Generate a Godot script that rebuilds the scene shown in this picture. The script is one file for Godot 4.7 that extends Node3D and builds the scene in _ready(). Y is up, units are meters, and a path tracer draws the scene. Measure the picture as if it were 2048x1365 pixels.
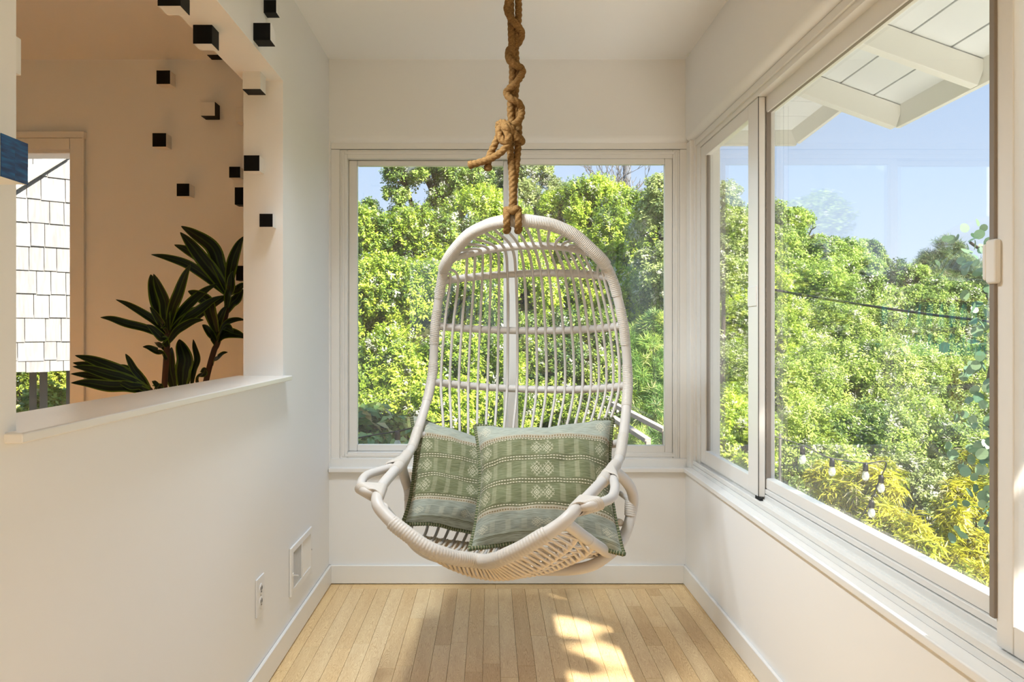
extends Node3D
# Sunroom with a hanging rattan egg chair. World: metres, floor at y = 0, camera at x = 0, z = 0, looking along -z.

const F := 1500.0      # focal length in pixels of the 2048-wide frame
const EYE := 1.089     # camera height
const BACK := 3.261    # distance of the back wall
const LEFT := -0.702   # room face of the partition wall
const RIGHT := 0.848   # room face of the window wall
const CEIL := 2.28
const PART := -0.836   # far face of the partition wall

class MB:
	var v := PackedVector3Array()
	var n := PackedVector3Array()
	var t := PackedVector2Array()
	var ix := PackedInt32Array()

	func vert(p: Vector3, nn: Vector3, uv := Vector2.ZERO) -> int:
		v.append(p); n.append(nn); t.append(uv)
		return v.size() - 1

	func tri(a: int, b: int, c: int) -> void:
		var f := (v[b] - v[a]).cross(v[c] - v[a])
		if f.dot(n[a] + n[b] + n[c]) > 0.0:
			ix.append(a); ix.append(c); ix.append(b)
		else:
			ix.append(a); ix.append(b); ix.append(c)

	func quad(p: Array, nn: Vector3, uvs := []) -> void:
		var k := []
		for i in 4:
			k.append(vert(p[i], nn, uvs[i] if uvs.size() else Vector2.ZERO))
		tri(k[0], k[1], k[2]); tri(k[0], k[2], k[3])

	# a box with chamfered edges, in the frame x
	func obox(x: Transform3D, size: Vector3, bev := 0.0015, uvo := Vector2.ZERO, uvs := 1.0) -> void:
		var h := size * 0.5
		var b := minf(bev, minf(h.x, minf(h.y, h.z)) * 0.6)
		var id := {}
		for ax in 3:
			for sx in [-1, 1]:
				for sy in [-1, 1]:
					for sz in [-1, 1]:
						var sg := Vector3(sx, sy, sz)
						var p := Vector3(sx * (h.x - b), sy * (h.y - b), sz * (h.z - b))
						p[ax] = sg[ax] * h[ax]
						var nn := Vector3.ZERO
						nn[ax] = sg[ax]
						var uv := Vector2(p.z, p.y) if ax == 0 else (Vector2(p.x, p.z) if ax == 1 else Vector2(p.x, p.y))
						id[[ax, sx, sy, sz]] = vert(x * p, (x.basis * nn).normalized(), uv * uvs + uvo)
		for ax in 3:
			for s in [-1, 1]:
				var c := []
				for q in [[-1, -1], [1, -1], [1, 1], [-1, 1]]:
					var k := [0, 0, 0]
					k[ax] = s; k[(ax + 1) % 3] = q[0]; k[(ax + 2) % 3] = q[1]
					c.append(id[[ax, k[0], k[1], k[2]]])
				tri(c[0], c[1], c[2]); tri(c[0], c[2], c[3])
		for ax in 3:            # the edge between face ax and the next face
			var a2 := (ax + 1) % 3
			var a3 := (ax + 2) % 3
			for s in [-1, 1]:
				for q in [-1, 1]:
					var k0 := [0, 0, 0]; var k1 := [0, 0, 0]
					k0[ax] = s; k0[a2] = q; k0[a3] = -1
					k1[ax] = s; k1[a2] = q; k1[a3] = 1
					var a: int = id[[ax, k0[0], k0[1], k0[2]]]
					var bb: int = id[[ax, k1[0], k1[1], k1[2]]]
					var c2: int = id[[a2, k1[0], k1[1], k1[2]]]
					var d: int = id[[a2, k0[0], k0[1], k0[2]]]
					tri(a, bb, c2); tri(a, c2, d)
		for sx in [-1, 1]:
			for sy in [-1, 1]:
				for sz in [-1, 1]:
					tri(id[[0, sx, sy, sz]], id[[1, sx, sy, sz]], id[[2, sx, sy, sz]])

	func box(lo: Vector3, hi: Vector3, bev := 0.0015, uvo := Vector2.ZERO, uvs := 1.0) -> void:
		obox(Transform3D(Basis(), (lo + hi) * 0.5), (hi - lo).abs(), bev, uvo, uvs)

	# a bar with square section between two points
	func bar(a: Vector3, b: Vector3, w: float, h: float, bev := 0.0015, up := Vector3.UP) -> void:
		var z := (b - a).normalized()
		var x := up.cross(z).normalized()
		var y := z.cross(x)
		obox(Transform3D(Basis(x, y, z), (a + b) * 0.5), Vector3(w, h, a.distance_to(b)), bev)

	# rows of points joined to a smooth sheet; normals by differences
	func grid(rows: Array, closed_u := false, closed_v := false, flip := false, uvscale := Vector2.ONE) -> void:
		var nr := rows.size()
		var nc: int = rows[0].size()
		var first := v.size()
		var extra := 1 if closed_u else 0
		for i in nr:
			for jj in nc + extra:
				var j := jj % nc
				var iu := (i + 1) % nr if closed_v else mini(i + 1, nr - 1)
				var il := (i - 1 + nr) % nr if closed_v else maxi(i - 1, 0)
				var ju := (j + 1) % nc if closed_u else mini(j + 1, nc - 1)
				var jl := (j - 1 + nc) % nc if closed_u else maxi(j - 1, 0)
				var d1: Vector3 = rows[iu][j] - rows[il][j]
				var d2: Vector3 = rows[i][ju] - rows[i][jl]
				var nn := d2.cross(d1).normalized()
				if flip: nn = -nn
				vert(rows[i][j], nn, Vector2(float(jj) / maxi(nc - 1 + extra, 1), float(i) / maxi(nr - 1, 1)) * uvscale)
		var w := nc + extra
		for i in (nr if closed_v else nr - 1):
			for j in w - 1:
				var a := first + i * w + j
				var b := first + ((i + 1) % nr) * w + j
				tri(a, a + 1, b + 1); tri(a, b + 1, b)

	# a tube along points; rf(i, s, angle) gives the radius
	func tube(pts: PackedVector3Array, r: float, sides := 8, closed := false, rf = null, vper := 1.0) -> void:
		var m := pts.size()
		var up := Vector3.ZERO
		var rows := []
		var first := v.size()
		var s := 0.0
		for i in m:
			var nx := pts[(i + 1) % m] if closed or i < m - 1 else pts[i]
			var pv := pts[(i - 1 + m) % m] if closed or i > 0 else pts[i]
			var d := (nx - pv).normalized()
			if up == Vector3.ZERO:
				up = d.cross(Vector3(0.31, 0.17, 0.93)).normalized()
			up = (up - d * up.dot(d)).normalized()
			var sd := d.cross(up)
			if i > 0: s += pts[i].distance_to(pts[i - 1])
			var row := PackedVector3Array()
			for k in sides:
				var a := TAU * k / sides
				var rr := r
				if rf != null: rr = (rf as Callable).call(i, s, a)
				row.append(pts[i] + (up * cos(a) + sd * sin(a)) * rr)
			rows.append(row)
		grid(rows, true, closed, false, Vector2(1, s / vper))
		# turn the normals outwards
		for i in m:
			for k in sides + 1:
				var q := first + i * (sides + 1) + k
				if n[q].dot(v[q] - pts[i]) < 0.0: n[q] = -n[q]
		if not closed:
			for e in [0, m - 1]:
				var d := (pts[0] - pts[1]).normalized() if e == 0 else (pts[m - 1] - pts[m - 2]).normalized()
				var c := vert(pts[e] + d * r * 0.3, d)
				var ring := []
				for k in sides:
					ring.append(vert(rows[e][k], (d + (rows[e][k] - pts[e]).normalized()).normalized()))
				for k in sides:
					tri(c, ring[k], ring[(k + 1) % sides])

	# profile of (radius, height) pairs turned round the y axis at c
	func lathe(c: Vector3, prof: Array, sides := 20) -> void:
		var rows := []
		for p in prof:
			var row := PackedVector3Array()
			for k in sides:
				var a := TAU * k / sides
				row.append(c + Vector3(cos(a) * p[0], p[1], sin(a) * p[0]))
			rows.append(row)
		grid(rows, true)

	func mesh() -> ArrayMesh:
		for i in range(0, ix.size(), 3):      # front faces run clockwise
			var f := (v[ix[i + 1]] - v[ix[i]]).cross(v[ix[i + 2]] - v[ix[i]])
			if f.dot(n[ix[i]] + n[ix[i + 1]] + n[ix[i + 2]]) > 0.0:
				var k := ix[i + 1]
				ix[i + 1] = ix[i + 2]
				ix[i + 2] = k
		var a := []
		a.resize(Mesh.ARRAY_MAX)
		a[Mesh.ARRAY_VERTEX] = v
		a[Mesh.ARRAY_NORMAL] = n
		a[Mesh.ARRAY_TEX_UV] = t
		a[Mesh.ARRAY_INDEX] = ix
		var m := ArrayMesh.new()
		m.add_surface_from_arrays(Mesh.PRIMITIVE_TRIANGLES, a)
		return m

var M := {}
var used := {}
var rng := RandomNumberGenerator.new()

func P(u: float, v: float, d: float) -> Vector3:   # the place seen at pixel (u, v) at distance d
	return Vector3((u - 981.0) * d / F, EYE + (667.0 - v) * d / F, -d)

func numbered(called: String) -> String:
	var k: int = used.get(called, 0)
	used[called] = k + 1
	return called if k == 0 else "%s_%03d" % [called, k]

func put(called: String, mb: MB, m: Material, parent: Node3D = null) -> MeshInstance3D:
	var o := MeshInstance3D.new()
	o.mesh = mb.mesh()
	o.material_override = m
	o.name = called if parent else numbered(called)
	(parent if parent else self).add_child(o, true)
	return o

func reuse(called: String, mesh: Mesh, m: Material, parent: Node3D, x: Transform3D) -> MeshInstance3D:
	var o := MeshInstance3D.new()
	o.mesh = mesh
	o.material_override = m
	o.name = called
	o.transform = x
	parent.add_child(o, true)
	return o

func tag(o: Node3D, label: String, category := "", group := "", kind := "") -> Node3D:
	o.set_meta("label", label)
	if category: o.set_meta("category", category)
	if group: o.set_meta("group", group)
	if kind: o.set_meta("kind", kind)
	return o

func thing(called: String, label: String, category: String, at := Vector3.ZERO, group := "") -> Node3D:
	var o := Node3D.new()
	o.name = numbered(called)
	add_child(o, true)
	o.position = at
	tag(o, label, category, group)
	return o

func structure(o: Node3D, label: String) -> Node3D:
	o.set_meta("kind", "structure")
	o.set_meta("label", label)
	return o

func paint(c: Color, rough := 0.5, spec := 0.5) -> StandardMaterial3D:
	var m := StandardMaterial3D.new()
	m.albedo_color = c
	m.roughness = rough
	m.metallic_specular = spec
	return m

func spline(p: Array, per := 10, closed := false) -> PackedVector3Array:
	var out := PackedVector3Array()
	var m := p.size()
	for i in (m if closed else m - 1):
		var a: Vector3 = p[(i - 1 + m) % m] if closed or i > 0 else p[0] * 2.0 - p[1]
		var b: Vector3 = p[i]
		var c: Vector3 = p[(i + 1) % m]
		var d: Vector3 = p[(i + 2) % m] if closed or i < m - 2 else p[m - 1] * 2.0 - p[m - 2]
		for k in per:
			var t := float(k) / per
			out.append(0.5 * (2.0 * b + (c - a) * t + (2.0 * a - 5.0 * b + 4.0 * c - d) * t * t + (3.0 * b - a - 3.0 * c + d) * t * t * t))
	if not closed: out.append(p[m - 1])
	return out

func resample(p: PackedVector3Array, step: float) -> PackedVector3Array:
	var out := PackedVector3Array([p[0]])
	var left := step
	for i in range(1, p.size()):
		var a := p[i - 1]
		var l := a.distance_to(p[i])
		while l >= left and l > 0.0:
			a = a.lerp(p[i], left / l)
			out.append(a)
			l = a.distance_to(p[i])
			left = step
		left -= l
	if out[out.size() - 1].distance_to(p[p.size() - 1]) > step * 0.3:
		out.append(p[p.size() - 1])
	return out

func _ready() -> void:
	rng.seed = 7
	# camera: lens shifted so that uprights stay upright
	var cam := Camera3D.new()
	cam.name = "camera"
	add_child(cam)
	cam.position = Vector3(0, EYE, 0)
	var near := 0.05
	cam.set_frustum(1365.0 / F * near, Vector2(43.0 / F * near, -15.5 / F * near), near, 200.0)
	cam.current = true
	# sky
	var env := Environment.new()
	var sm := ProceduralSkyMaterial.new()
	sm.sky_top_color = Color(0.52, 0.72, 0.96)
	sm.sky_horizon_color = Color(0.90, 0.955, 1.0)
	sm.sky_curve = 0.25
	sm.sky_energy_multiplier = 0.80
	sm.ground_bottom_color = Color(0.34, 0.36, 0.24)
	sm.ground_horizon_color = Color(0.5, 0.52, 0.44)
	sm.sun_angle_max = 12.0
	var sky := Sky.new()
	sky.sky_material = sm
	env.background_mode = Environment.BG_SKY
	env.sky = sky
	env.tonemap_mode = Environment.TONE_MAPPER_LINEAR
	env.tonemap_exposure = 1.85
	env.sdfgi_enabled = true
	env.ssao_enabled = true
	env.ssil_enabled = true
	var we := WorldEnvironment.new()
	we.name = "world_environment"
	we.environment = env
	add_child(we)
	# sun: high on the right and behind the camera
	var sun := DirectionalLight3D.new()
	sun.name = "sun"
	sun.light_color = Color(1.0, 0.97, 0.92)
	sun.light_energy = 2.65
	sun.light_angular_distance = 0.6
	sun.shadow_enabled = true
	add_child(sun)
	sun.look_at_from_position(Vector3(0.389, 0.508, 0.40) * 10.0, Vector3.ZERO, Vector3.UP)
	make_materials()
	fill_spotlights(V(-0.50, CEIL, -1.98), 0.66)
	build_shell()
	build_windows()
	build_floor()
	build_wall_fittings()
	fill_floor_lamp(V(-1.85, 0.0, -2.2), 0.22)
	build_cubes()
	build_chair()
	build_cushions()
	build_rope()
	build_plant()
	build_eave()
	build_outdoors()

func noise_tex(sz: int, freq: float, a: Color, b: Color, sd: int, stretch := Vector2.ONE) -> ImageTexture:
	var nz := FastNoiseLite.new()
	nz.seed = sd
	nz.frequency = freq
	nz.fractal_octaves = 4
	var im := Image.create_empty(sz, sz, false, Image.FORMAT_RGB8)
	for y in sz:
		for x in sz:
			var k := clampf(nz.get_noise_2d(x * stretch.x, y * stretch.y) * 0.9 + 0.5, 0.0, 1.0)
			im.set_pixel(x, y, a.lerp(b, k))
	return ImageTexture.create_from_image(im)

func make_materials() -> void:
	M.wall = paint(Color(0.955, 0.950, 0.940), 0.65, 0.4)
	M.ceil = paint(Color(0.955, 0.950, 0.940), 0.8, 0.3)
	M.trim = paint(Color(0.945, 0.935, 0.915), 0.35)
	M.vinyl = paint(Color(0.93, 0.92, 0.90), 0.3)
	M.dark = paint(Color(0.10, 0.10, 0.10), 0.6)
	M.glass = paint(Color(1, 1, 1, 0.015), 0.0)
	M.glass.transparency = BaseMaterial3D.TRANSPARENCY_ALPHA
	M.fin = paint(Color(0.56, 0.52, 0.48), 0.5)
	M.plastic = paint(Color(0.92, 0.92, 0.92), 0.3)
	M.black = paint(Color(0.035, 0.035, 0.04), 0.55, 0.3)
	M.cube = paint(Color(0.93, 0.92, 0.90), 0.5)
	M.blue = paint(Color(0.05, 0.38, 0.62), 0.4)  # stands in for the sky mirrored in the cube's dark side
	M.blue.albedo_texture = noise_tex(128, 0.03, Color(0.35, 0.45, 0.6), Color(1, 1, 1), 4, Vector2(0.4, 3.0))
	M.rattan = paint(Color(0.80, 0.77, 0.735), 0.45)
	M.wrap = paint(Color(0.79, 0.755, 0.71), 0.5)
	M.weave = paint(Color(0.87, 0.81, 0.73), 0.6)
	M.knotdark = paint(Color(0.42, 0.34, 0.28), 0.7)
	M.rope = paint(Color(0.63, 0.49, 0.31), 0.85, 0.2)
	M.rope.albedo_texture = noise_tex(128, 0.06, Color(0.62, 0.56, 0.48), Color(1.0, 1.0, 1.0), 9, Vector2(1.0, 5.0))
	M.rope.uv1_triplanar = true
	M.rope.uv1_scale = Vector3(9, 9, 9)
	M.extwhite = paint(Color(0.93, 0.93, 0.90), 0.6)
	M.extboard = paint(Color(0.90, 0.92, 0.92), 0.6)
	M.shingle = []
	var stex := noise_tex(128, 0.05, Color(0.86, 0.86, 0.86), Color(1, 1, 1), 21, Vector2(3.5, 0.35))
	for c in [Color(0.62, 0.61, 0.60), Color(0.605, 0.60, 0.595), Color(0.635, 0.63, 0.62)]:
		var m := paint(c, 0.75)
		m.albedo_texture = stex
		M.shingle.append(m)
	M.metal = paint(Color(0.62, 0.60, 0.57), 0.4)
	M.metal.metallic = 0.6
	M.teal = paint(Color(0.10, 0.58, 0.56), 0.5)
	M.greywood = paint(Color(0.62, 0.58, 0.54), 0.8)
	M.redwood = paint(Color(0.45, 0.25, 0.15), 0.8)
	M.cable = paint(Color(0.06, 0.06, 0.07), 0.5)
	M.bulb = paint(Color(0.95, 0.97, 0.95, 0.35), 0.08)
	M.bulb.transparency = BaseMaterial3D.TRANSPARENCY_ALPHA
	M.parasol = paint(Color(0.85, 0.92, 0.97), 0.7)
	M.bark = paint(Color(0.36, 0.31, 0.26), 0.9)
	M.bark.albedo_texture = noise_tex(128, 0.05, Color(0.5, 0.5, 0.5), Color(1, 1, 1), 31, Vector2(2.5, 0.6))
	M.bark.uv1_triplanar = true
	M.bark.uv1_scale = Vector3(2, 2, 2)

func solid(called: String, boxes: Array, m: Material, label: String) -> MeshInstance3D:
	var mb := MB.new()
	for b in boxes:
		mb.box(b[0], b[1], 0.0)
	var o := put(called, mb, m)
	structure(o, label)
	return o

func V(x: float, y: float, z: float) -> Vector3:
	return Vector3(x, y, z)

# a rounded lower edge: quarter round from the wall face down and back
func bullnose(mb: MB, from: Vector3, to: Vector3, inward: Vector3, r: float) -> void:
	var rows := []
	for i in 9:
		var a := PI / 2 * i / 8.0
		var off := inward * (-r * (1.0 - cos(a))) + Vector3.UP * (r * (1.0 - sin(a)))
		rows.append(PackedVector3Array([from + off, to + off]))
	mb.grid(rows)

func build_shell() -> void:
	var top := CEIL + 0.17
	var o := 0.16       # wall thickness
	var zb := -BACK
	# back wall, shared by both rooms; it stops above and below the windows
	var mb := MB.new()
	for b in [[V(-4.36, 0, zb - o), V(-2.66, CEIL, zb)], [V(-2.66, 1.90, zb - o), V(-1.80, CEIL, zb)], [V(-2.66, 0, zb - o), V(-1.80, 0.6, zb)],
			[V(-1.80, 0, zb - o), V(-0.697, CEIL, zb)], [V(-0.697, 1.95, zb - o), V(RIGHT + o, CEIL, zb)], [V(-0.697, 1.92, zb - o), V(RIGHT + o, 1.95, zb - 0.03)],
			[V(-0.697, 0, zb - o), V(RIGHT + o, 0.487, zb)]]:
		mb.box(b[0], b[1], 0.0)
	bullnose(mb, V(-0.702, 1.92, zb), V(RIGHT + 0.03, 1.92, zb), V(0, 0, 1), 0.03)
	structure(put("wall_back", mb, M.wall), "white painted back wall round the sliding window behind the hanging chair")
	# window wall on the right
	mb = MB.new()
	for b in [[V(RIGHT, 1.95, zb), V(RIGHT + o, CEIL, -0.62)], [V(RIGHT + 0.03, 1.92, zb), V(RIGHT + o, 1.95, -0.62)], [V(RIGHT, 0, zb), V(RIGHT + o, 0.487, -0.62)], [V(RIGHT, 0, -0.62), V(RIGHT + o, CEIL, 0.4)], [V(RIGHT, 2.1, 0.4), V(RIGHT + o, CEIL, 3.36)], [V(RIGHT, 0, 3.1), V(RIGHT + o, 2.1, 3.36)]]:
		mb.box(b[0], b[1], 0.0)
	bullnose(mb, V(RIGHT, 1.92, zb), V(RIGHT, 1.92, -0.62), V(-1, 0, 0), 0.03)
	structure(put("wall_right", mb, M.wall), "white painted wall above and below the long sliding window on the right")
	# partition with the pass-through
	solid("wall_left", [[V(PART, 0, zb), V(LEFT, CEIL, -2.537)], [V(PART, 0, -1.11), V(LEFT, CEIL, -0.35)], [V(PART, 0, -2.537), V(LEFT, 0.929, -1.11)], [V(PART, 1.944, -2.537), V(LEFT, CEIL, -1.11)]],
		M.wall, "white partition wall on the left with a wide pass-through opening")
	solid("wall_rear", [[V(-4.36, 0, 3.2), V(-1.1, CEIL, 3.36)], [V(-1.1, 2.1, 3.2), V(0.4, CEIL, 3.36)], [V(0.4, 0, 3.2), V(RIGHT, CEIL, 3.36)]], M.wall, "white wall behind the camera round an added glazed door")
	solid("wall_side", [[V(-4.36, 0, zb), V(-4.2, CEIL, 3.2)]], M.wall, "far left wall of the neighbouring room")
	solid("ceiling", [[V(-4.36, CEIL, zb - o), V(RIGHT + o, top, 3.36)]], M.ceil, "flat white ceiling over both rooms")
	# ledge of the pass-through
	mb = MB.new()
	mb.box(V(PART - 0.025, 0.929, -2.56), V(LEFT + 0.027, 0.945, -1.082), 0.003)
	structure(put("trim_1", mb, M.trim), "white wooden ledge board along the bottom of the pass-through")
	# corner post between the two windows
	mb = MB.new()
	mb.box(V(0.858, 0.500, zb - 0.05), V(0.897, 1.925, zb + 0.035), 0.006)
	structure(put("trim_2", mb, M.trim), "white corner post between back window and side window")
	# baseboards
	var h := 0.083
	var th := 0.013
	for b in [["baseboard_back", V(LEFT, 0.002, zb), V(RIGHT, h, zb + th), "white baseboard along the back wall under the window"],
			["baseboard_left", V(LEFT, 0.002, zb), V(LEFT + th, h, -0.35), "white baseboard along the partition wall on the left"],
			["baseboard_right", V(RIGHT - th, 0.002, zb), V(RIGHT, h, 0.4), "white baseboard along the wall under the side window"],
			["baseboard_far", V(-4.2, 0.002, zb), V(PART, h, zb + th), "white baseboard in the neighbouring room"]]:
		mb = MB.new()
		mb.box(b[1], b[2], 0.004)
		structure(put(b[0], mb, M.trim), b[3])

# four boards round a rectangle in a plane of constant z (or constant x if side)
func ring(mb: MB, side: bool, a0: float, a1: float, y0: float, y1: float, w: Array, f: float, b: float, bev := 0.002) -> void:
	# w: widths at a0, a1, y0, y1
	var lo := minf(f, b)
	var hi := maxf(f, b)
	var rects := [[a0, a0 + w[0], y0, y1], [a1 - w[1], a1, y0, y1], [a0 + w[0], a1 - w[1], y0, y0 + w[2]], [a0 + w[0], a1 - w[1], y1 - w[3], y1]]
	for r in rects:
		if side:
			mb.box(V(lo, r[2], r[0]), V(hi, r[3], r[1]), bev)
		else:
			mb.box(V(r[0], r[2], lo), V(r[1], r[3], hi), bev)

func pane(parent: Node3D, lo: Vector3, hi: Vector3, label := "") -> void:
	var mb := MB.new()
	mb.box(lo, hi, 0.0)
	put("glass_pane", mb, M.glass, parent)

func build_windows() -> void:
	var k := 3.29 / F
	var X := func(u): return (u - 981.0) * k
	var Y := func(v): return EYE + (667.0 - v) * k
	# ---- window behind the chair: two sliding sashes
	var w := Node3D.new()
	w.name = "window_1"
	add_child(w)
	structure(w, "white two-sash sliding window behind the hanging chair")
	var mb := MB.new()
	mb.box(V(X.call(661), Y.call(285.5), -3.33), V(X.call(1377), 1.935, -3.283), 0.002)
	mb.box(V(X.call(661), Y.call(299.0), -3.33), V(X.call(1377), Y.call(286.0), -3.281), 0.002)
	mb.box(V(X.call(661), 0.50, -3.34), V(X.call(680), Y.call(299.5), -3.284), 0.002)
	mb.box(V(X.call(1359), 0.50, -3.34), V(X.call(1377), Y.call(299.5), -3.284), 0.002)
	mb.box(V(X.call(661), 0.495, -3.34), V(X.call(1377), Y.call(917.0), -3.274), 0.002)
	put("casing", mb, M.trim, w)
	mb = MB.new()
	mb.box(V(LEFT + 0.001, 0.486, -3.40), V(RIGHT, 0.506, -3.236), 0.004)
	put("sill", mb, M.trim, w)
	mb = MB.new()
	ring(mb, false, X.call(680), X.call(1359), Y.call(918), Y.call(300), [0.033, 0.030, 0.028, 0.038], -3.287, -3.37)
	ring(mb, false, X.call(684), X.call(1355), Y.call(914), Y.call(304), [0.012, 0.012, 0.012, 0.012], -3.284, -3.30)
	put("frame", mb, M.vinyl, w)
	# the left sash sits behind the right one
	var s := Node3D.new(); s.name = "sash"; w.add_child(s)
	mb = MB.new()
	ring(mb, false, X.call(695), X.call(1018), Y.call(905), Y.call(318), [0.038, 0.024, 0.029, 0.024], -3.318, -3.345, 0.003)
	put("sash_frame", mb, M.vinyl, s)
	pane(s, V(X.call(710), Y.call(895), -3.336), V(X.call(1012), Y.call(326), -3.324))
	s = Node3D.new(); s.name = "sash_001"; w.add_child(s)
	mb = MB.new()
	ring(mb, false, X.call(1016), X.call(1345), Y.call(906), Y.call(317), [0.045, 0.034, 0.032, 0.026], -3.290, -3.317, 0.003)
	mb.box(V(X.call(1013), Y.call(640), -3.292), V(X.call(1018), Y.call(585), -3.283), 0.001)
	put("sash_frame", mb, M.vinyl, s)
	pane(s, V(X.call(1034), Y.call(895), -3.309), V(X.call(1332), Y.call(325), -3.297))
	# ---- side window: a fixed pane between two sliding ones
	w = Node3D.new()
	w.name = "window_2"
	add_child(w)
	structure(w, "long white three-part sliding window in the right wall")
	var x0 := 0.888
	mb = MB.new()
	mb.box(V(0.833, 0.486, -3.25), V(0.874, 0.508, -0.62), 0.005)
	put("sill", mb, M.trim, w)
	mb = MB.new()
	mb.box(V(0.876, 0.47, -3.24), V(0.97, 0.520, -0.62), 0.001)
	mb.box(V(0.8695, 0.507, -3.23), V(0.882, 0.5235, -0.62), 0.0015)
	mb.box(V(0.8700, 0.5245, -3.23), V(0.878, 0.541, -0.62), 0.002)
	mb.box(V(0.898, 0.515, -3.23), V(0.902, 0.541, -0.62), 0.001)
	mb.box(V(0.910, 0.515, -3.23), V(0.952, 0.553, -0.62), 0.002)
	put("sill_track", mb, M.vinyl, w)
	mb = MB.new()
	ring(mb, true, -3.228, -0.62, 0.53, 1.925, [0.06, 0.06, 0.006, 0.05], 0.884, 0.97)
	mb.box(V(0.876, 1.893, -3.225), V(0.885, 1.920, -0.62), 0.002)
	mb.box(V(0.874, 0.53, -3.236), V(0.886, 1.93, -3.208), 0.002)
	put("frame", mb, M.vinyl, w)
	# fixed middle pane
	s = Node3D.new(); s.name = "fixed_sash"; w.add_child(s)
	mb = MB.new()
	ring(mb, true, -2.575, -1.308, 0.572, 1.878, [0.085, 0.03, 0.036, 0.056], 0.915, 0.945, 0.003)
	mb.box(V(0.9115, 0.5555, -2.575), V(0.945, 0.571, -1.27), 0.002)
	put("sash_frame", mb, M.vinyl, s)
	mb = MB.new()
	mb.box(V(0.9155, 0.60, -2.4905), V(0.93, 1.83, -2.486), 0.0005)
	mb.box(V(0.920, 1.8215, -2.49), V(0.93, 1.8225, -1.32), 0.0)
	put("reveal_strip", mb, M.fin, s)  # grey-brown strips along the reveal beside the fixed glass
	pane(s, V(0.930, 0.60, -2.50), V(0.938, 1.83, -1.33))
	# far sliding sash with its latch plate
	s = Node3D.new(); s.name = "sliding_sash"; w.add_child(s)
	mb = MB.new()
	ring(mb, true, -3.166, -2.487, 0.545, 1.875, [0.062, 0.10, 0.058, 0.05], x0, 0.912, 0.003)
	put("sash_frame", mb, M.vinyl, s)
	mb = MB.new()
	mb.box(V(0.8945, 0.60, -3.105), V(0.908, 1.83, -3.095), 0.0005)
	put("reveal_strip", mb, M.fin, s)  # grey-brown strip on the far stile's reveal
	mb = MB.new()
	mb.box(V(x0 - 0.004, 1.180, -2.580), V(x0 + 0.002, 1.248, -2.500), 0.003)
	put("latch_plate", mb, M.vinyl, s)
	pane(s, V(0.898, 0.60, -3.11), V(0.906, 1.83, -2.58))
	mb = MB.new()
	mb.box(V(x0 - 0.001, 0.533, -2.515), V(x0 + 0.01, 0.546, -2.470), 0.001)
	mb.box(V(x0 - 0.0005, 0.545, -2.4875), V(x0 + 0.0015, 1.885, -2.4860), 0.0)
	put("track_gap", mb, M.dark, s)
	# near sliding sash with its pull handle
	s = Node3D.new(); s.name = "sliding_sash_001"; w.add_child(s)
	mb = MB.new()
	ring(mb, true, -1.318, -0.68, 0.540, 1.875, [0.043, 0.05, 0.052, 0.05], x0, 0.912, 0.003)
	put("sash_frame", mb, M.vinyl, s)
	mb = MB.new()
	mb.box(V(x0 - 0.006, 0.588, -1.328), V(x0 + 0.012, 1.875, -1.314), 0.002)
	put("interlock_fin", mb, M.fin, s)
	mb = MB.new()
	mb.box(V(x0 - 0.014, 1.183, -1.335), V(x0 - 0.004, 1.247, -1.325), 0.003)
	mb.box(V(x0 - 0.012, 1.176, -1.33), V(x0 + 0.002, 1.254, -1.303), 0.004)
	put("handle", mb, M.vinyl, s)
	pane(s, V(0.898, 0.58, -1.28), V(0.906, 1.83, -0.72))
	# ---- window of the neighbouring room
	w = Node3D.new()
	w.name = "window_3"
	add_child(w)
	structure(w, "white framed window of the neighbouring room, facing a shingled wall")
	var zb := -BACK
	mb = MB.new()
	ring(mb, false, -2.70, -1.762, 0.56, 1.935, [0.06, 0.06, 0.05, 0.05], zb + 0.016, zb - 0.02, 0.003)
	mb.box(V(-2.72, 1.935, zb - 0.02), V(-1.755, 1.963, zb + 0.024), 0.003)
	ring(mb, false, -2.66, -1.79, 0.60, 1.905, [0.03, 0.022, 0.03, 0.03], zb - 0.01, zb - 0.12, 0.003)
	put("casing", mb, M.trim, w)
	mb = MB.new()
	mb.box(V(-1.767, 0.56, zb + 0.0155), V(-1.758, 1.935, zb + 0.020), 0.001)
	put("edge_bead", mb, M.trim, w)
	pane(w, V(-2.64, 0.62, zb - 0.06), V(-1.806, 1.89, zb - 0.05))
	# ---- unseen glazed doors behind the camera, added to let in daylight
	w = Node3D.new()
	w.name = "added_door_2"
	add_child(w)
	structure(w, "added glazed sliding door, letting in sun, in the right wall behind the camera")
	mb = MB.new()
	ring(mb, true, 0.38, 3.12, 0.0, 2.12, [0.06, 0.06, 0.03, 0.06], RIGHT - 0.01, RIGHT + 0.1, 0.003)
	mb.box(V(RIGHT + 0.01, 0.0, 1.72), V(RIGHT + 0.09, 2.1, 1.78), 0.003)
	put("frame", mb, M.trim, w)
	pane(w, V(RIGHT + 0.05, 0.02, 0.43), V(RIGHT + 0.06, 2.07, 1.73))
	pane(w, V(RIGHT + 0.05, 0.02, 1.77), V(RIGHT + 0.06, 2.07, 3.07))
	w = Node3D.new()
	w.name = "added_door_1"
	add_child(w)
	structure(w, "added glazed double door, letting in daylight, in the wall behind the camera")
	mb = MB.new()
	ring(mb, false, -1.12, 0.42, 0.0, 2.12, [0.06, 0.06, 0.03, 0.06], 3.19, 3.30, 0.003)
	mb.box(V(-0.38, 0.0, 3.2), V(-0.32, 2.1, 3.28), 0.003)
	put("frame", mb, M.trim, w)
	pane(w, V(-1.07, 0.02, 3.24), V(-0.37, 2.07, 3.25))
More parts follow.
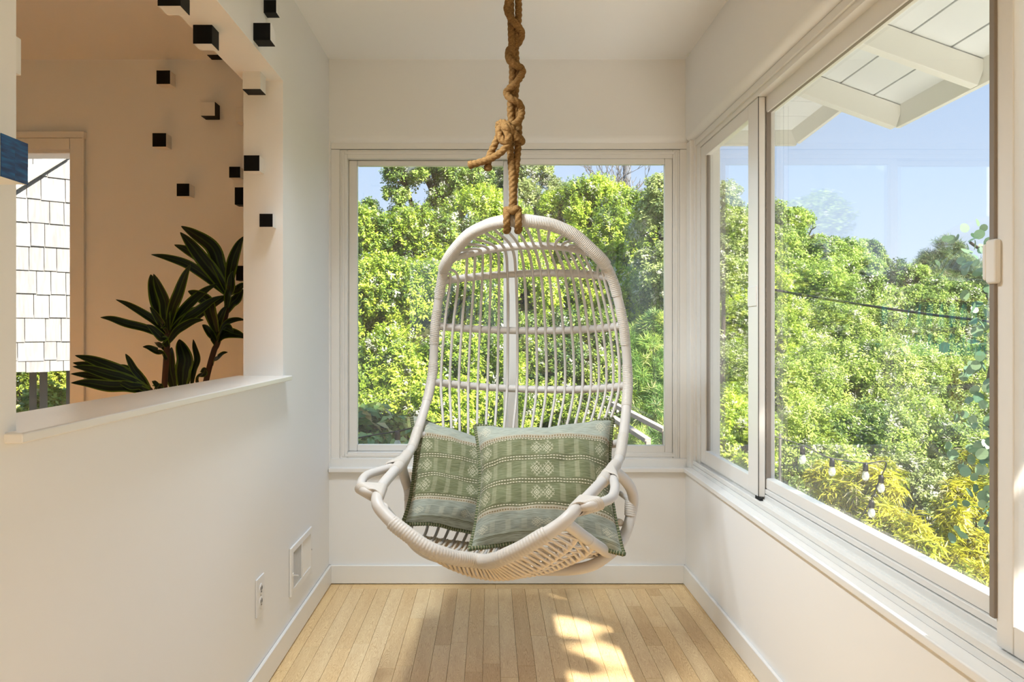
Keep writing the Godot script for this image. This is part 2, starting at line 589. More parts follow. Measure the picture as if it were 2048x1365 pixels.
	pane(w, V(-0.33, 0.02, 3.24), V(0.37, 2.07, 3.25))

func wood_image() -> Image:
	var nz := FastNoiseLite.new(); nz.seed = 3; nz.frequency = 0.012; nz.fractal_octaves = 2
	var nf := FastNoiseLite.new(); nf.seed = 5; nf.frequency = 0.22; nf.fractal_octaves = 2
	var im := Image.create_empty(512, 1024, false, Image.FORMAT_RGB8)
	var a := Color(0.975, 0.875, 0.69)
	var b := Color(0.80, 0.635, 0.43)
	for y in 1024:
		for x in 512:
			var base := nz.get_noise_2d(x * 1.3, y * 0.16)
			var r := fposmod(base * 13.0, 1.0)
			var ringv := pow(r, 2.5) * 0.62
			var fine := nf.get_noise_2d(x * 2.2, y * 0.07)
			var k := clampf(ringv + fine * 0.36 + 0.14 + base * 0.15, 0.0, 1.0)
			im.set_pixel(x, y, a.lerp(b, k))
	return im

func build_floor() -> void:
	var tex := ImageTexture.create_from_image(wood_image())
	var tones := [Color(1, 1, 1), Color(0.97, 0.95, 0.92), Color(1.0, 0.98, 0.94), Color(0.98, 0.97, 0.95), Color(0.93, 0.90, 0.86), Color(1.0, 0.985, 0.96)]
	var mats := []
	for c in tones:
		var m := paint(c, 0.38, 0.45)
		m.albedo_texture = tex
		mats.append(m)
	var sub := MB.new()
	var zn := -1.7
	sub.box(V(-4.36, -0.2, -BACK - 0.16), V(RIGHT + 0.16, -0.0122, 3.36), 0.0)
	sub.box(V(-4.36, -0.0122, zn), V(RIGHT + 0.16, 0.0, 3.36), 0.0, Vector2.ZERO, 2.0)
	sub.box(V(-4.36, -0.0122, -BACK - 0.16), V(LEFT - 0.02, 0.0, zn), 0.0, Vector2.ZERO, 2.0)
	var fl := put("floor", sub, mats[1])
	structure(fl, "pale oak strip floor with a border board along the back wall")
	var pw := 0.0569
	var zf := -BACK + 0.008
	var r := RandomNumberGenerator.new()
	r.seed = 11
	var x := LEFT - 0.006
	var col := 0
	var inner_end := RIGHT
	while x < RIGHT:
		var z := zf
		var inner := col >= 2 and x + pw < RIGHT - pw
		if inner: z = zf + pw
		if col >= 2 and not inner: inner_end = minf(inner_end, x)
		var first := true
		while z < zn:
			var ln := r.randf_range(0.28, 0.95)
			if first and inner: ln = r.randf_range(0.08, 0.9)
			first = false
			var z1 := minf(z + ln, zn)
			if zn - z1 < 0.12: z1 = zn
			plank(fl, V(x + 0.0003, -0.012, z + 0.0003), V(x + pw - 0.0003, 0.0, z1 - 0.0003), mats[r.randi() % mats.size()] if r.randf() < 0.8 else mats[0], r, false)
			z = z1
		x += pw
		col += 1
	# border boards along the back
	var xs := [LEFT - 0.006 + pw * 2, 0.02, inner_end]
	for i in 2:
		plank(fl, V(xs[i] + 0.0003, -0.012, zf), V(xs[i + 1] - 0.0003, 0.0, zf + pw - 0.0004), mats[2 - i], r, true)

func plank(parent: Node3D, lo: Vector3, hi: Vector3, m: Material, r: RandomNumberGenerator, across: bool) -> void:
	var mb := MB.new()
	mb.box(lo, hi, 0.0007)
	var o := Vector2(r.randf(), r.randf())
	for i in mb.v.size():
		var p := mb.v[i]
		mb.t[i] = (Vector2(p.z, p.x) if across else Vector2(p.x, p.z)) * Vector2(3.2, 1.05) + o
	put("floor_plank", mb, m, parent)

func build_wall_fittings() -> void:
	# air register in the partition wall
	var v := thing("wall_vent", "white metal air register with upright louvres low on the left wall", "vent", V(LEFT, 0.166, -2.765))
	var mb := MB.new()
	ring(mb, true, -0.152, 0.152, 0.0, 0.172, [0.022, 0.028, 0.024, 0.024], 0.0, 0.009, 0.003)
	mb.box(V(0.0, 0.02, -0.012), V(0.008, 0.15, 0.006), 0.002)
	put("frame", mb, M.trim, v)
	mb = MB.new()
	mb.box(V(0.0002, 0.01, -0.14), V(0.0012, 0.16, 0.14), 0.0)
	put("duct_opening", mb, M.dark, v)
	for i in 22:
		var z := -0.128 + i * 0.0118
		if absf(z + 0.003) < 0.012: continue
		mb = MB.new()
		var turn := -0.35 if z > 0.0 else 0.9
		mb.obox(Transform3D(Basis(Vector3.UP, turn), V(0.0048, 0.087, z)), V(0.007, 0.128, 0.0012), 0.0003)
		put("louvre", mb, M.trim, v)
	mb = MB.new()
	mb.bar(V(0.008, 0.075, 0.137), V(0.022, 0.066, 0.112), 0.004, 0.004, 0.001)
	mb.box(V(0.007, 0.070, 0.132), V(0.012, 0.082, 0.140), 0.001)
	put("lever", mb, M.trim, v)
	mb = MB.new()
	mb.lathe(V(0, 0, 0), [[0.0, 0.0015], [0.003, 0.001], [0.0035, 0.0]], 10)
	var sc := put("screw", mb, M.metal, v)
	sc.transform = Transform3D(Basis(V(0, 0, 1), -PI / 2), V(0.009, 0.085, -0.140))
	# power outlet
	v = thing("wall_outlet", "white duplex power outlet plate on the left wall nearer than the vent", "outlet", V(LEFT, 0.236, -2.275))
	mb = MB.new()
	mb.box(V(0, 0, -0.0375), V(0.0055, 0.115, 0.0375), 0.004)
	put("cover_plate", mb, M.plastic, v)
	for y in [0.038, 0.077]:
		mb = MB.new()
		mb.lathe(V(0, 0, 0), [[0.0, 0.002], [0.0150, 0.002], [0.0168, 0.001], [0.0172, 0.0]], 20)
		var so := put("socket_face", mb, M.plastic, v)
		so.transform = Transform3D(Basis(V(0, 0, 1), -PI / 2), V(0.0054, y, 0))
		mb = MB.new()
		mb.box(V(0.0070, y - 0.002, -0.0072), V(0.0079, y + 0.008, -0.0052), 0.0)
		mb.box(V(0.0070, y - 0.001, 0.0052), V(0.0079, y + 0.007, 0.0072), 0.0)
		mb.box(V(0.0070, y - 0.010, -0.0022), V(0.0079, y - 0.006, 0.0022), 0.0)
		put("socket_slots", mb, M.dark, v)
	mb = MB.new()
	mb.lathe(V(0, 0, 0), [[0.0, 0.0012], [0.0026, 0.0008], [0.003, 0.0]], 10)
	sc = put("screw", mb, M.metal, v)
	sc.transform = Transform3D(Basis(V(0, 0, 1), -PI / 2), V(0.0054, 0.0575, 0))

# unseen fill lights, added to brighten the sunroom, shaped as a short ceiling track
func fill_spotlights(c: Vector3, e: float) -> void:
	var t := thing("fill_track_light", "added fill lights out of view, shaped as a white ceiling track with three spotlight heads over the near end of the sunroom", "light", c)
	var mb := MB.new()
	mb.box(V(-0.018, -0.022, -0.30), V(0.018, 0.0, 0.30), 0.002)
	put("track", mb, M.trim, t)
	var glow := paint(Color(1, 1, 1), 0.5)
	glow.emission_enabled = true
	glow.emission = Color(0.95, 0.975, 1.0)
	glow.emission_energy_multiplier = 2.0
	for q in [[0.21, V(0.72, 0.0, -1.85)], [0.0, V(0.72, 0.0, -2.4)], [-0.21, V(0.45, 0.25, -3.0)]]:
		var head := V(0, -0.085, q[0])
		mb = MB.new()
		mb.tube(PackedVector3Array([V(0, -0.02, q[0]), V(0, -0.04, q[0]), head]), 0.008, 8)
		put("arm", mb, M.trim, t)
		var aim: Vector3 = q[1]
		var d := (aim - c - head).normalized()
		var b := Basis(Quaternion(V(0, -1, 0), d))
		mb = MB.new()
		mb.lathe(Vector3.ZERO, [[0.0, 0.05], [0.04, 0.045], [0.065, 0.02], [0.075, -0.02], [0.071, -0.02], [0.065, -0.01]], 24)
		put("lamp_head", mb, M.trim, t).transform = Transform3D(b, head)
		mb = MB.new()
		mb.lathe(Vector3.ZERO, [[0.0, -0.016], [0.04, -0.014], [0.064, -0.01]], 24)
		put("lens", mb, glow, t).transform = Transform3D(b, head)
		var l := SpotLight3D.new()
		l.name = "fill_spot_light"
		l.light_color = Color(0.92, 0.965, 1.0)
		l.light_energy = e
		l.spot_angle = 52.0
		l.spot_angle_attenuation = 0.9
		l.spot_range = 12.0
		l.spot_attenuation = 2.0
		l.light_size = 0.075
		l.shadow_enabled = true
		t.add_child(l, true)
		l.look_at_from_position(c + head + d * 0.10, aim, Vector3.UP)

# an unseen low lamp, added behind the partition to warm the neighbouring room
func fill_floor_lamp(c: Vector3, e: float) -> void:
	var t := thing("fill_floor_lamp", "added low fill lamp, out of view, with a cream drum shade behind the partition, below the ledge", "lamp", c)
	var mb := MB.new()
	mb.lathe(Vector3.ZERO, [[0.0, 0.0], [0.11, 0.0], [0.11, 0.012], [0.02, 0.025], [0.0, 0.025]], 20)
	put("base", mb, M.metal, t)
	mb = MB.new()
	mb.tube(PackedVector3Array([V(0, 0.02, 0), V(0, 0.2, 0), V(0, 0.34, 0)]), 0.01, 8)
	put("pole", mb, M.metal, t)
	var sh := paint(Color(0.95, 0.88, 0.75), 0.8)
	sh.backlight_enabled = true
	sh.backlight = Color(0.9, 0.8, 0.65)
	mb = MB.new()
	mb.lathe(Vector3.ZERO, [[0.17, 0.33], [0.145, 0.56]], 24)
	put("lamp_shade", mb, sh, t)
	mb = MB.new()
	mb.lathe(Vector3.ZERO, [[0.0, 0.565], [0.146, 0.562], [0.148, 0.556], [0.0, 0.556]], 24)
	put("shade_cap", mb, M.metal, t)
	var glow := paint(Color(1, 0.9, 0.75), 0.5)
	glow.emission_enabled = true
	glow.emission = Color(1.0, 0.76, 0.5)
	glow.emission_energy_multiplier = 2.0
	mb = MB.new()
	mb.lathe(Vector3.ZERO, [[0.0, 0.36], [0.02, 0.37], [0.032, 0.41], [0.02, 0.44], [0.0, 0.45]], 14)
	put("bulb", mb, glow, t)
	var l := OmniLight3D.new()
	l.name = "fill_lamp_light"
	l.light_color = Color(1.0, 0.84, 0.66)
	l.light_energy = e
	l.omni_range = 12.0
	l.omni_attenuation = 2.0
	l.light_size = 0.03
	l.shadow_enabled = true
	t.add_child(l)
	l.position = V(0, 0.41, 0)

# cubes fixed to walls: black and white faces
func cube(lo: Vector3, s: float, faces: String, label: String, d := 0.0) -> void:
	# faces: letters of the black faces f(ront) r(ight) b(ottom) t(op) l(eft); u = right face with the sky's reflection painted blue
	var dp := d if d > 0.0 else s
	var hi := lo + V(s, s, dp)
	var t := thing("wall_cube", label, "cube", V((lo.x + hi.x) / 2, lo.y, (lo.z + hi.z) / 2), "little black and white cubes scattered over walls and opening")
	var h := V(s / 2, 0, dp / 2)
	var mb := MB.new()
	mb.box(-h, h + V(0, s, 0), 0.0008)
	put("block", mb, M.cube, t)
	var e := 0.0006
	var q := s / 2
	var spec := {"f": [V(-q, 0, dp / 2 - 0.001), V(q, s, dp / 2 + e)], "r": [V(q - 0.001, 0, -dp / 2), V(q + e, s, dp / 2)], "b": [V(-q, -e, -dp / 2), V(q, 0.001, dp / 2)],
		"t": [V(-q, s - 0.001, -dp / 2), V(q, s + e, dp / 2)], "l": [V(-q - e, 0, -dp / 2), V(-q + 0.001, s, dp / 2)]}
	for i in faces.length():
		var k := faces[i]
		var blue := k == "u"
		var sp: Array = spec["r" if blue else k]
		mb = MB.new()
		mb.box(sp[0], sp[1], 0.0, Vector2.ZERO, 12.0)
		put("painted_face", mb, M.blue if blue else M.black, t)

func build_cubes() -> void:
	var zb := -BACK
	# on the far wall of the neighbouring room: u, v of the front face's corner, its size in pixels
	for c in [[313, 143, 27, 25, "f", "white cube with black front, highest on the dim far wall"],
			[402, 202, 28, 30, "rb", "cube with white front and black side on the dim far wall"],
			[305, 269, 27, 24.5, "f", "black-fronted cube on the far wall, up and right from the shingle-view window"],
			[353.5, 367, 25, 25.5, "f", "black-fronted cube on the far wall just above the plant's topmost leaves"],
			[456.5, 334, 22, 20.5, "f", "small black-fronted cube on the far wall next to the pass-through jamb"],
			[469.5, 374, 34, 35, "fb", "large black cube on the far wall half hidden behind the pass-through jamb"],
			[472, 215, 29, 29, "", "all-white cube on the far wall half hidden behind the pass-through jamb"],
			[472, 532, 29, 29, "fb", "black cube on the far wall half hidden among the plant's leaves"],
			[414, 80, 30, 30, "b", "white cube with black underside up against the neighbouring room's ceiling"]]:
		var d: float = BACK - 0.056
		var s: float = c[2] * d / F
		var lo := V((c[0] - 981.0) * d / F, EYE + (667.0 - c[1] - c[3]) * d / F, zb)
		cube(lo, s, c[4], c[5], 0.056 if c[2] > 24 else 0.045)
	# hanging under the head of the pass-through
	var yb := 1.944
	cube(V(-0.812, yb - 0.0555, -1.885), 0.0555, "fr", "black cube under the pass-through head, nearest of the three and cut by the picture's edge")
	cube(V(-0.824, yb - 0.052, -2.13), 0.052, "fr", "black cube with a white underside, middle one under the pass-through head")
	cube(V(-0.809, yb - 0.0585, -2.505), 0.0585, "b", "white cube with black underside in the upper corner of the pass-through")
	# on the room face of the partition
	cube(V(LEFT, EYE + (667.0 - 24.5) * 2.32 / F, -2.36), 0.0385, "fb", "small black cube on the left wall by the ceiling, upper of two")
	cube(V(LEFT, EYE + (667.0 - 80.0) * 2.22 / F, -2.27), 0.0503, "fb", "black cube on the left wall under the one by the ceiling")
	cube(V(LEFT, 1.296, -1.045), 0.057, "u", "cube with a sky reflection painted blue on its side on the near left wall at the picture's edge")
	# on the jambs of the opening
	cube(V(-0.8175, EYE + (667.0 - 342.0) * 2.485 / F, -2.537), 0.0515, "f", "black-fronted cube with white sides high on the pass-through's far jamb")
	cube(V(-0.768, EYE + (667.0 - 454.0) * 2.493 / F, -2.537), 0.0435, "f", "small black-fronted cube lower on the pass-through's far jamb")
	cube(V(-0.787, 1.490, -1.167), 0.057, "", "all-white cube on the near jamb at the left edge of the picture")

# ---------------------------------------------------------------- hanging chair
const HUB := Vector3(0.0782, 1.089, -2.55)    # under the rope, at eye height; the chair is turned 16 degrees to the left

func sym(p: Array) -> Array:      # right half of a loop, from top to bottom: the whole closed loop
	var out := p.duplicate()
	for i in range(p.size() - 2, 0, -1):
		out.append(V(-p[i].x, p[i].y, p[i].z))
	return out

func crossbar(e: Vector3, ang: float, rise: float, n := 25) -> PackedVector3Array:
	# an arc between the two ends (+-e.x, e.y, e.z), bulging backwards
	var out := PackedVector3Array()
	var a := deg_to_rad(ang)
	var r := e.x / sin(a)
	for i in n:
		var t := -1.0 + 2.0 * i / (n - 1)
		var q := (cos(a * t) - cos(a)) / (1.0 - cos(a))
		out.append(V(r * sin(a * t), e.y + rise * q, e.z - r * (cos(a * t) - cos(a))))
	return out

func sling(e: Vector3, mid: Vector3, n := 25) -> PackedVector3Array:
	# a sagging arc from (-e.x, e.y, e.z) through mid to e
	var out := PackedVector3Array()
	for i in n:
		var t := -1.0 + 2.0 * i / (n - 1)
		var q := 1.0 - t * t
		q = lerpf(q, sqrt(maxf(0.0, q)), 0.25)
		out.append(V(e.x * t, lerpf(e.y, mid.y, q), lerpf(e.z, mid.z, q)))
	return out

func at(c: PackedVector3Array, t: float) -> Vector3:   # t from -1 to 1 along the arc
	var x := (t * 0.5 + 0.5) * (c.size() - 1)
	var i := clampi(int(x), 0, c.size() - 2)
	return c[i].lerp(c[i + 1], x - i)

func wrapped(pts: PackedVector3Array, r: float, period := 0.0055, sides := 14, closed := false) -> MB:
	# a pole bound closely with flat cane: fine ridges all along it
	var mb := MB.new()
	var fine := resample(pts, period / 4.0)
	var rf := func(_i: int, s: float, a: float) -> float:
		var f := fposmod(s / period + a / TAU, 1.0)
		return r * (1.0 - (0.065 if f < 0.22 else 0.0)) + 0.0006 * sin(s * 61.0 + a)
	mb.tube(fine, r, sides, closed, rf)
	return mb

func part_of(c: PackedVector3Array, a: int, b: int) -> PackedVector3Array:
	var out := PackedVector3Array()
	for i in range(a, b + 1):
		out.append(c[posmod(i, c.size())])
	return out

func build_chair() -> void:
	var t := thing("hanging_chair", "white rattan egg chair hanging from a thick rope in front of the window", "chair", HUB)
	t.rotation.y = deg_to_rad(-16.0)
	var half := [V(0, 0.3841, 0.0), V(0.1596, 0.3561, -0.0501), V(0.2681, 0.2682, -0.0983), V(0.3134, 0.1928, -0.1519), V(0.3506, 0.0278, -0.1836), V(0.3658, -0.1819, -0.1817),
		V(0.3622, -0.3793, -0.0026), V(0.3456, -0.4269, 0.1435), V(0.2969, -0.4702, 0.4463), V(0.2404, -0.5207, 0.5089), V(0.1032, -0.6064, 0.5075), V(0, -0.6566, 0.4046)]
	var loop := spline(sym(half), 12, true)        # 22 knots of 12 samples; knot k at 12 * k
	# bare pole all round
	var mb := MB.new()
	var N := loop.size()
	var rr := func(i: int, _s: float, _a: float) -> float:
		var k := float(i) / 12.0
		var u := minf(k, 22.0 - k)
		return 0.0165 + 0.0035 * clampf((u - 8.0) / 1.5, 0.0, 1.0) + 0.0035 * clampf((3.0 - u) / 1.5, 0.0, 1.0)
	mb.tube(loop, 0.0165, 14, true, rr)
	put("rim", mb, M.rattan, t)
	# cane binding on the top arch and along the front lip
	put("cane_binding", wrapped(part_of(loop, -30, 30), 0.0225), M.wrap, t)
	put("cane_binding", wrapped(part_of(loop, 12 * 8 + 14, 12 * 14 - 14), 0.0218, 0.009), M.wrap, t)
	# short bindings where parts meet the rim
	for s in [-1, 1]:
		for q in [[3, 5, 0.0188], [4, 4, 0.0182], [5, 4, 0.0182], [6, 3, 0.0182], [7, 4, 0.0195]]:
			var k: int = 12 * q[0] if s > 0 else N - 12 * q[0]
			put("joint_binding", wrapped(part_of(loop, k - q[1], k + q[1]), q[2], 0.007), M.wrap, t)
	# crossbars of the back
	var bars := [crossbar(V(0.268, 0.268, -0.100), 42.0, 0.052), crossbar(V(0.3134, 0.1928, -0.152), 52.0, 0.035), crossbar(V(0.3506, 0.0278, -0.184), 55.0, -0.018),
		crossbar(V(0.3658, -0.1819, -0.182), 55.0, -0.036), crossbar(V(0.367, -0.36, -0.035), 62.0, -0.06)]
	for b in bars:
		mb = MB.new()
		mb.tube(spline(Array(b), 3), 0.0142, 12)
		put("crossbar", mb, M.rattan, t)
	# seat: sagging bars between the side rails, closely wrapped
	var seat := [sling(V(0.36, -0.62, 0.0), V(0, -0.66, -0.235)), sling(V(0.335, -0.69, 0.11), V(0, -0.748, -0.03)), sling(V(0.312, -0.625, 0.245), V(0, -0.765, 0.16)), sling(V(0.288, -0.555, 0.375), V(0, -0.728, 0.31))]
	for i in seat.size():
		put("seat_crossbar", wrapped(spline(Array(seat[i]), 4), 0.0125, 0.013, 10), M.weave, t)
	var lip := PackedVector3Array()
	for i in 25:
		lip.append(loop[posmod(12 * 11 - int(round((i - 12) * 2.1)), N)] + V(0, -0.012, -0.01))
	# spindles from the top of the rim down the back and under the seat to the front lip
	var n := 21
	for i in n:
		var k := -1.0 + 2.0 * (i + 0.5) / n
		var top := loop[posmod(int(round(k * 33.0)), N)]
		top += (V(0, 0.10, -0.1) - top).normalized() * 0.016
		var p := [top]
		if absf(k) < 0.8:
			p.append(at(bars[0], k * 1.0) + V(0, 0, 0.013))
		for j in range(1, 5):
			p.append(at(bars[j], k * (0.965 if j < 4 else 0.80)) + V(-0.013 * sin(k * 0.95), 0, 0.013 * cos(k * 0.95)))
		for j in 4:
			p.append(at(seat[j], k * 0.93) + V(0, 0.012, 0))
		p.append(at(lip, k * 0.95))
		mb = MB.new()
		mb.tube(resample(spline(p, 8), 0.012), 0.0054, 6)
		put("spindle", mb, M.rattan, t)
		# the cane that ties the spindle to each crossbar
		for j in range(1, 4):
			mb = MB.new()
			var c := at(bars[j], k * 0.965)
			var d := (at(bars[j], minf(k * 0.965 + 0.05, 1.0)) - at(bars[j], k * 0.965 - 0.05)).normalized()
			mb.tube(PackedVector3Array([c - d * 0.004, c, c + d * 0.004]), 0.0157, 10)
			put("cane_tie", mb, M.wrap, t)
	# woven cane between the seat bars
	for i in 84:
		var k := -1.0 + 2.0 * (i + 0.5) / 84
		var p := []
		for j in 3:
			p.append(at(seat[j + 1], k) + V(0, 0.011 * (1 if (i + j) % 2 else -1), 0))
			if j < 2: p.append((at(seat[j + 1], k) + at(seat[j + 2], k)) * 0.5 + V(0, -0.003, 0))
		p.append(at(lip, k))
		mb = MB.new()
		mb.tube(resample(spline(p, 6), 0.014), 0.0046, 5)
		put("seat_cane", mb, M.weave, t)
	# side rails and outer hoops that carry the seat, arm loops beside the front corners
	for s in [-1.0, 1.0]:
		var f := V(s, 1, 1)
		mb = MB.new()
		mb.tube(spline([V(0.262, -0.502, 0.492) * f, V(0.298, -0.595, 0.31) * f, V(0.335, -0.69, 0.11) * f], 8), 0.0172, 14)
		put("side_rail", mb, M.rattan, t)
		mb = MB.new()
		mb.tube(PackedVector3Array([V(0.299, -0.598, 0.305) * f, V(0.3005, -0.602, 0.297) * f]), 0.0182, 14)
		put("joint_binding", mb, M.wrap, t)
		mb = MB.new()
		mb.tube(PackedVector3Array([V(0.335, -0.69, 0.11) * f, V(0.3365, -0.694, 0.102) * f]), 0.0182, 14)
		put("joint_binding", mb, M.wrap, t)
		mb = MB.new()
		mb.tube(spline([V(0.345, -0.425, 0.12) * f, V(0.378, -0.462, 0.07) * f, V(0.397, -0.515, 0.0) * f, V(0.396, -0.575, -0.035) * f, V(0.375, -0.655, 0.015) * f, V(0.337, -0.695, 0.105) * f, V(0.24, -0.745, 0.12) * f, V(0.0, -0.775, 0.10)], 9), 0.0175, 14)
		put("outer_hoop", mb, M.rattan, t)
		mb = MB.new()
		mb.tube(spline([V(0.350, -0.428, 0.15) * f, V(0.363, -0.4384, 0.2132) * f, V(0.3814, -0.4404, 0.3387) * f, V(0.3755, -0.4556, 0.3964) * f, V(0.3365, -0.462, 0.4576) * f, V(0.297, -0.472, 0.452) * f], 9), 0.0135, 12)
		put("arm_loop", mb, M.rattan, t)
		put("joint_binding", wrapped(spline([V(0.391, -0.545, -0.035) * f, V(0.389, -0.60, -0.022) * f], 4), 0.0192, 0.007), M.wrap, t)
		mb = MB.new()
		mb.tube(spline([V(0.395, -0.56, -0.035) * f, V(0.372, -0.545, -0.045) * f, V(0.352, -0.535, -0.06) * f], 4), 0.0085, 8)
		put("peg", mb, M.rattan, t)
		# cane wound round the pole and the arm loop together
		for q in [[V(0.338, -0.433, 0.20), V(0.362, -0.438, 0.21), V(0.347, -0.425, 0.12)], [V(0.304, -0.464, 0.412), V(0.352, -0.458, 0.445), V(0.290, -0.477, 0.470)]]:
			mb = MB.new()
			var rows := []
			for i in 40:
				var w := i / 39.0
				var ca: Vector3 = (q[0] as Vector3).lerp(q[2], w) * f
				var cb: Vector3 = (q[1] as Vector3).lerp(q[2], w * 0.9) * f
				var ax: Vector3 = ((q[2] - q[0]) * f).normalized()
				var across := (cb - ca).normalized() if cb.distance_to(ca) > 0.002 else V(s, 0, 0)
				var up := across.cross(ax).normalized()
				var ln := cb.distance_to(ca)
				var row := PackedVector3Array()
				var r := 0.0205 * (1.0 - (0.05 if i % 4 == 0 else 0.0)) * (0.80 if i == 0 or i == 39 else 1.0)
				for m in 20:
					var a := TAU * m / 20.0
					var off := ln if cos(a) > 0.0 else 0.0
					row.append(ca + across * (off + cos(a) * r) + up * (sin(a) * r))
				rows.append(row)
			mb.grid(rows, true)
			put("joint_binding", mb, M.wrap, t)

# ---------------------------------------------------------------- cushions
func remap_v(t: float) -> float:    # the weave's bands, as they lie on the cloth from top to bottom
	var a := [0.0, 0.218, 0.246, 0.773, 0.805, 0.867, 0.938, 1.0]
	var b := [0.0, 0.107, 0.126, 0.647, 0.68, 0.79, 0.90, 1.0]
	for i in 7:
		if t <= a[i + 1]:
			return lerpf(b[i], b[i + 1], (t - a[i]) / (a[i + 1] - a[i]))
	return 1.0

func pattern() -> Image:
	var s := 768
	var im := Image.create_empty(s, s, false, Image.FORMAT_RGB8)
	var nz := FastNoiseLite.new(); nz.seed = 8; nz.frequency = 0.05; nz.fractal_octaves = 3
	var pale := Color(0.63, 0.645, 0.585)
	var green := Color(0.45, 0.46, 0.335)
	var deep := Color(0.40, 0.40, 0.285)
	var cream := Color(0.80, 0.765, 0.665)
	var beige := Color(0.665, 0.63, 0.545)
	for y in s:
		var v := remap_v((y + 0.5) / s)
		var row := pale
		var lit := false          # block with motifs
		var b0 := 0.0
		var b1 := 1.0
		if v > 0.095 and v < 0.118: row = beige
		elif v > 0.118 and v < 0.66:
			row = green
			for b in [[0.135, 0.268], [0.318, 0.448], [0.498, 0.632]]:
				if v > b[0] and v < b[1]: lit = true; b0 = b[0]; b1 = b[1]
			if not lit: row = deep
		elif v > 0.66 and v < 0.70: row = beige
		elif v > 0.70 and v < 0.785: row = pale.darkened(0.04 if int(v * 180.0) % 3 else 0.16)
		elif v > 0.79 and v < 0.90:
			lit = true; b0 = 0.79; b1 = 0.90; row = pale.darkened(0.10)
		elif v > 0.925 and v < 0.931 or v > 0.94 and v < 0.944: row = deep
		if v < 0.09 and v > 0.015: b0 = 0.02; b1 = 0.085
		for x in s:
			var u := (x + 0.5) / s
			var c := row
			var k := nz.get_noise_2d(x * 0.25, y * 3.2)
			c = c.lightened(k * 0.20) if k > 0.0 else c.darkened(-k * 0.22)
			var thread := 0.0
			# running stitches
			for d in [0.126, 0.283, 0.305, 0.463, 0.485, 0.647]:
				if absf(v - d) < 0.0032 and fposmod(u * 46.0, 1.0) < 0.68: thread = 1.0
			if absf(v - 0.107) < 0.0055 and fposmod(u * 52.0, 1.0) < 0.5: thread = -1.0
			if absf(v - 0.681) < 0.0065 and fposmod(u * 52.0, 1.0) < 0.5: thread = -1.0
			if absf(v - 0.668) < 0.002 or absf(v - 0.694) < 0.002: thread = 0.4
			var motif := lit or (v < 0.09 and (u < 0.2 or u > 0.82))
			if motif and v > b0 + 0.004 and v < b1 - 0.004:
				# ladders of fine upright threads
				if lit:
					for lx in [0.145, 0.255, 0.365, 0.625, 0.735, 0.850]:
						if absf(u - lx) < 0.018:
							thread = maxf(thread, 0.42 if fposmod((u - lx) * 110.0 + 0.25, 1.0) < 0.55 and fposmod(v * 120.0, 1.0) < 0.72 else 0.14)
				# lattice diamonds in three places
				for cx in [0.035, 0.49, 0.955]:
					var p: float = (u - cx) / 0.078
					var q := (v - (b0 + b1) * 0.5) / ((b1 - b0) * 0.5)
					if absf(p) < 1.0:
						var hub := absf(absf(p) - 0.5) * 2.0
						var hit := false
						if absf(q) < 0.98 - 0.62 * hub:
							var la := fposmod(p * 3.0 + q * 2.0, 1.0)
							var lb := fposmod(p * 3.0 - q * 2.0, 1.0)
							hit = (la < 0.26 or lb < 0.26) and fposmod(v * 150.0, 1.0) < 0.72
						var dd := hub * 0.8 + absf(q)
						if dd < 0.52: hit = dd < 0.15 or (dd > 0.27 and dd < 0.42)
						if hit: thread = maxf(thread, 0.78)
			if thread > 0.0: c = c.lerp(cream, thread)
			elif thread < 0.0: c = Color(0.50, 0.42, 0.30)
			im.set_pixel(x, y, c)
	return im

func cushion(label: String, tl: Vector3, tr: Vector3, bl: Vector3, br: Vector3, thick: float, sd: int, mat: Material, edge: Material) -> void:
	var low := (bl + br) * 0.5
	var t := thing("cushion", label, "cushion", low, "green woven cushions in the hanging chair")
	var c := [tl - low, tr - low, bl - low, br - low]
	var nrm: Vector3 = ((c[1] - c[0]) as Vector3).cross(c[0] - c[2]).normalized()     # towards the viewer
	if nrm.z < 0.0: nrm = -nrm
	var nz := FastNoiseLite.new(); nz.seed = sd; nz.frequency = 1.6; nz.fractal_octaves = 3
	var n := 36
	var mb := MB.new()
	for side in [1.0, -1.0]:
		var rows := []
		for i in n + 1:
			var row := PackedVector3Array()
			for j in n + 1:
				row.append(cushion_point(c, nrm, float(j) / n, float(i) / n, thick * side, nz))
			rows.append(row)
		mb.grid(rows)
		var first := mb.v.size() - (n + 1) * (n + 1)
		for q in range(first, mb.v.size()):
			if mb.n[q].dot(nrm) * side < 0.0: mb.n[q] = -mb.n[q]
	put("cover", mb, mat, t)
	# whip-stitched flat edge all round
	mb = MB.new()
	var path := PackedVector3Array()
	for e in 4:
		for i in n:
			var k := float(i) / n
			var uv: Vector2 = [Vector2(k, 0), Vector2(1, k), Vector2(1 - k, 1), Vector2(0, 1 - k)][e]
			path.append(cushion_point(c, nrm, uv.x, uv.y, 0.0, nz))
	var fine := resample(path, 0.004)
	var rows := []
	for side in 2:
		rows.append([])
	var cen: Vector3 = (c[0] + c[1] + c[2] + c[3]) * 0.25
	var rf := func(_i: int, s: float, _a: float) -> float: return 0.0072 + 0.0012 * sin(s * TAU / 0.009)
	mb.tube(fine, 0.0075, 8, true, rf, 0.018)
	put("stitched_edge", mb, edge, t)

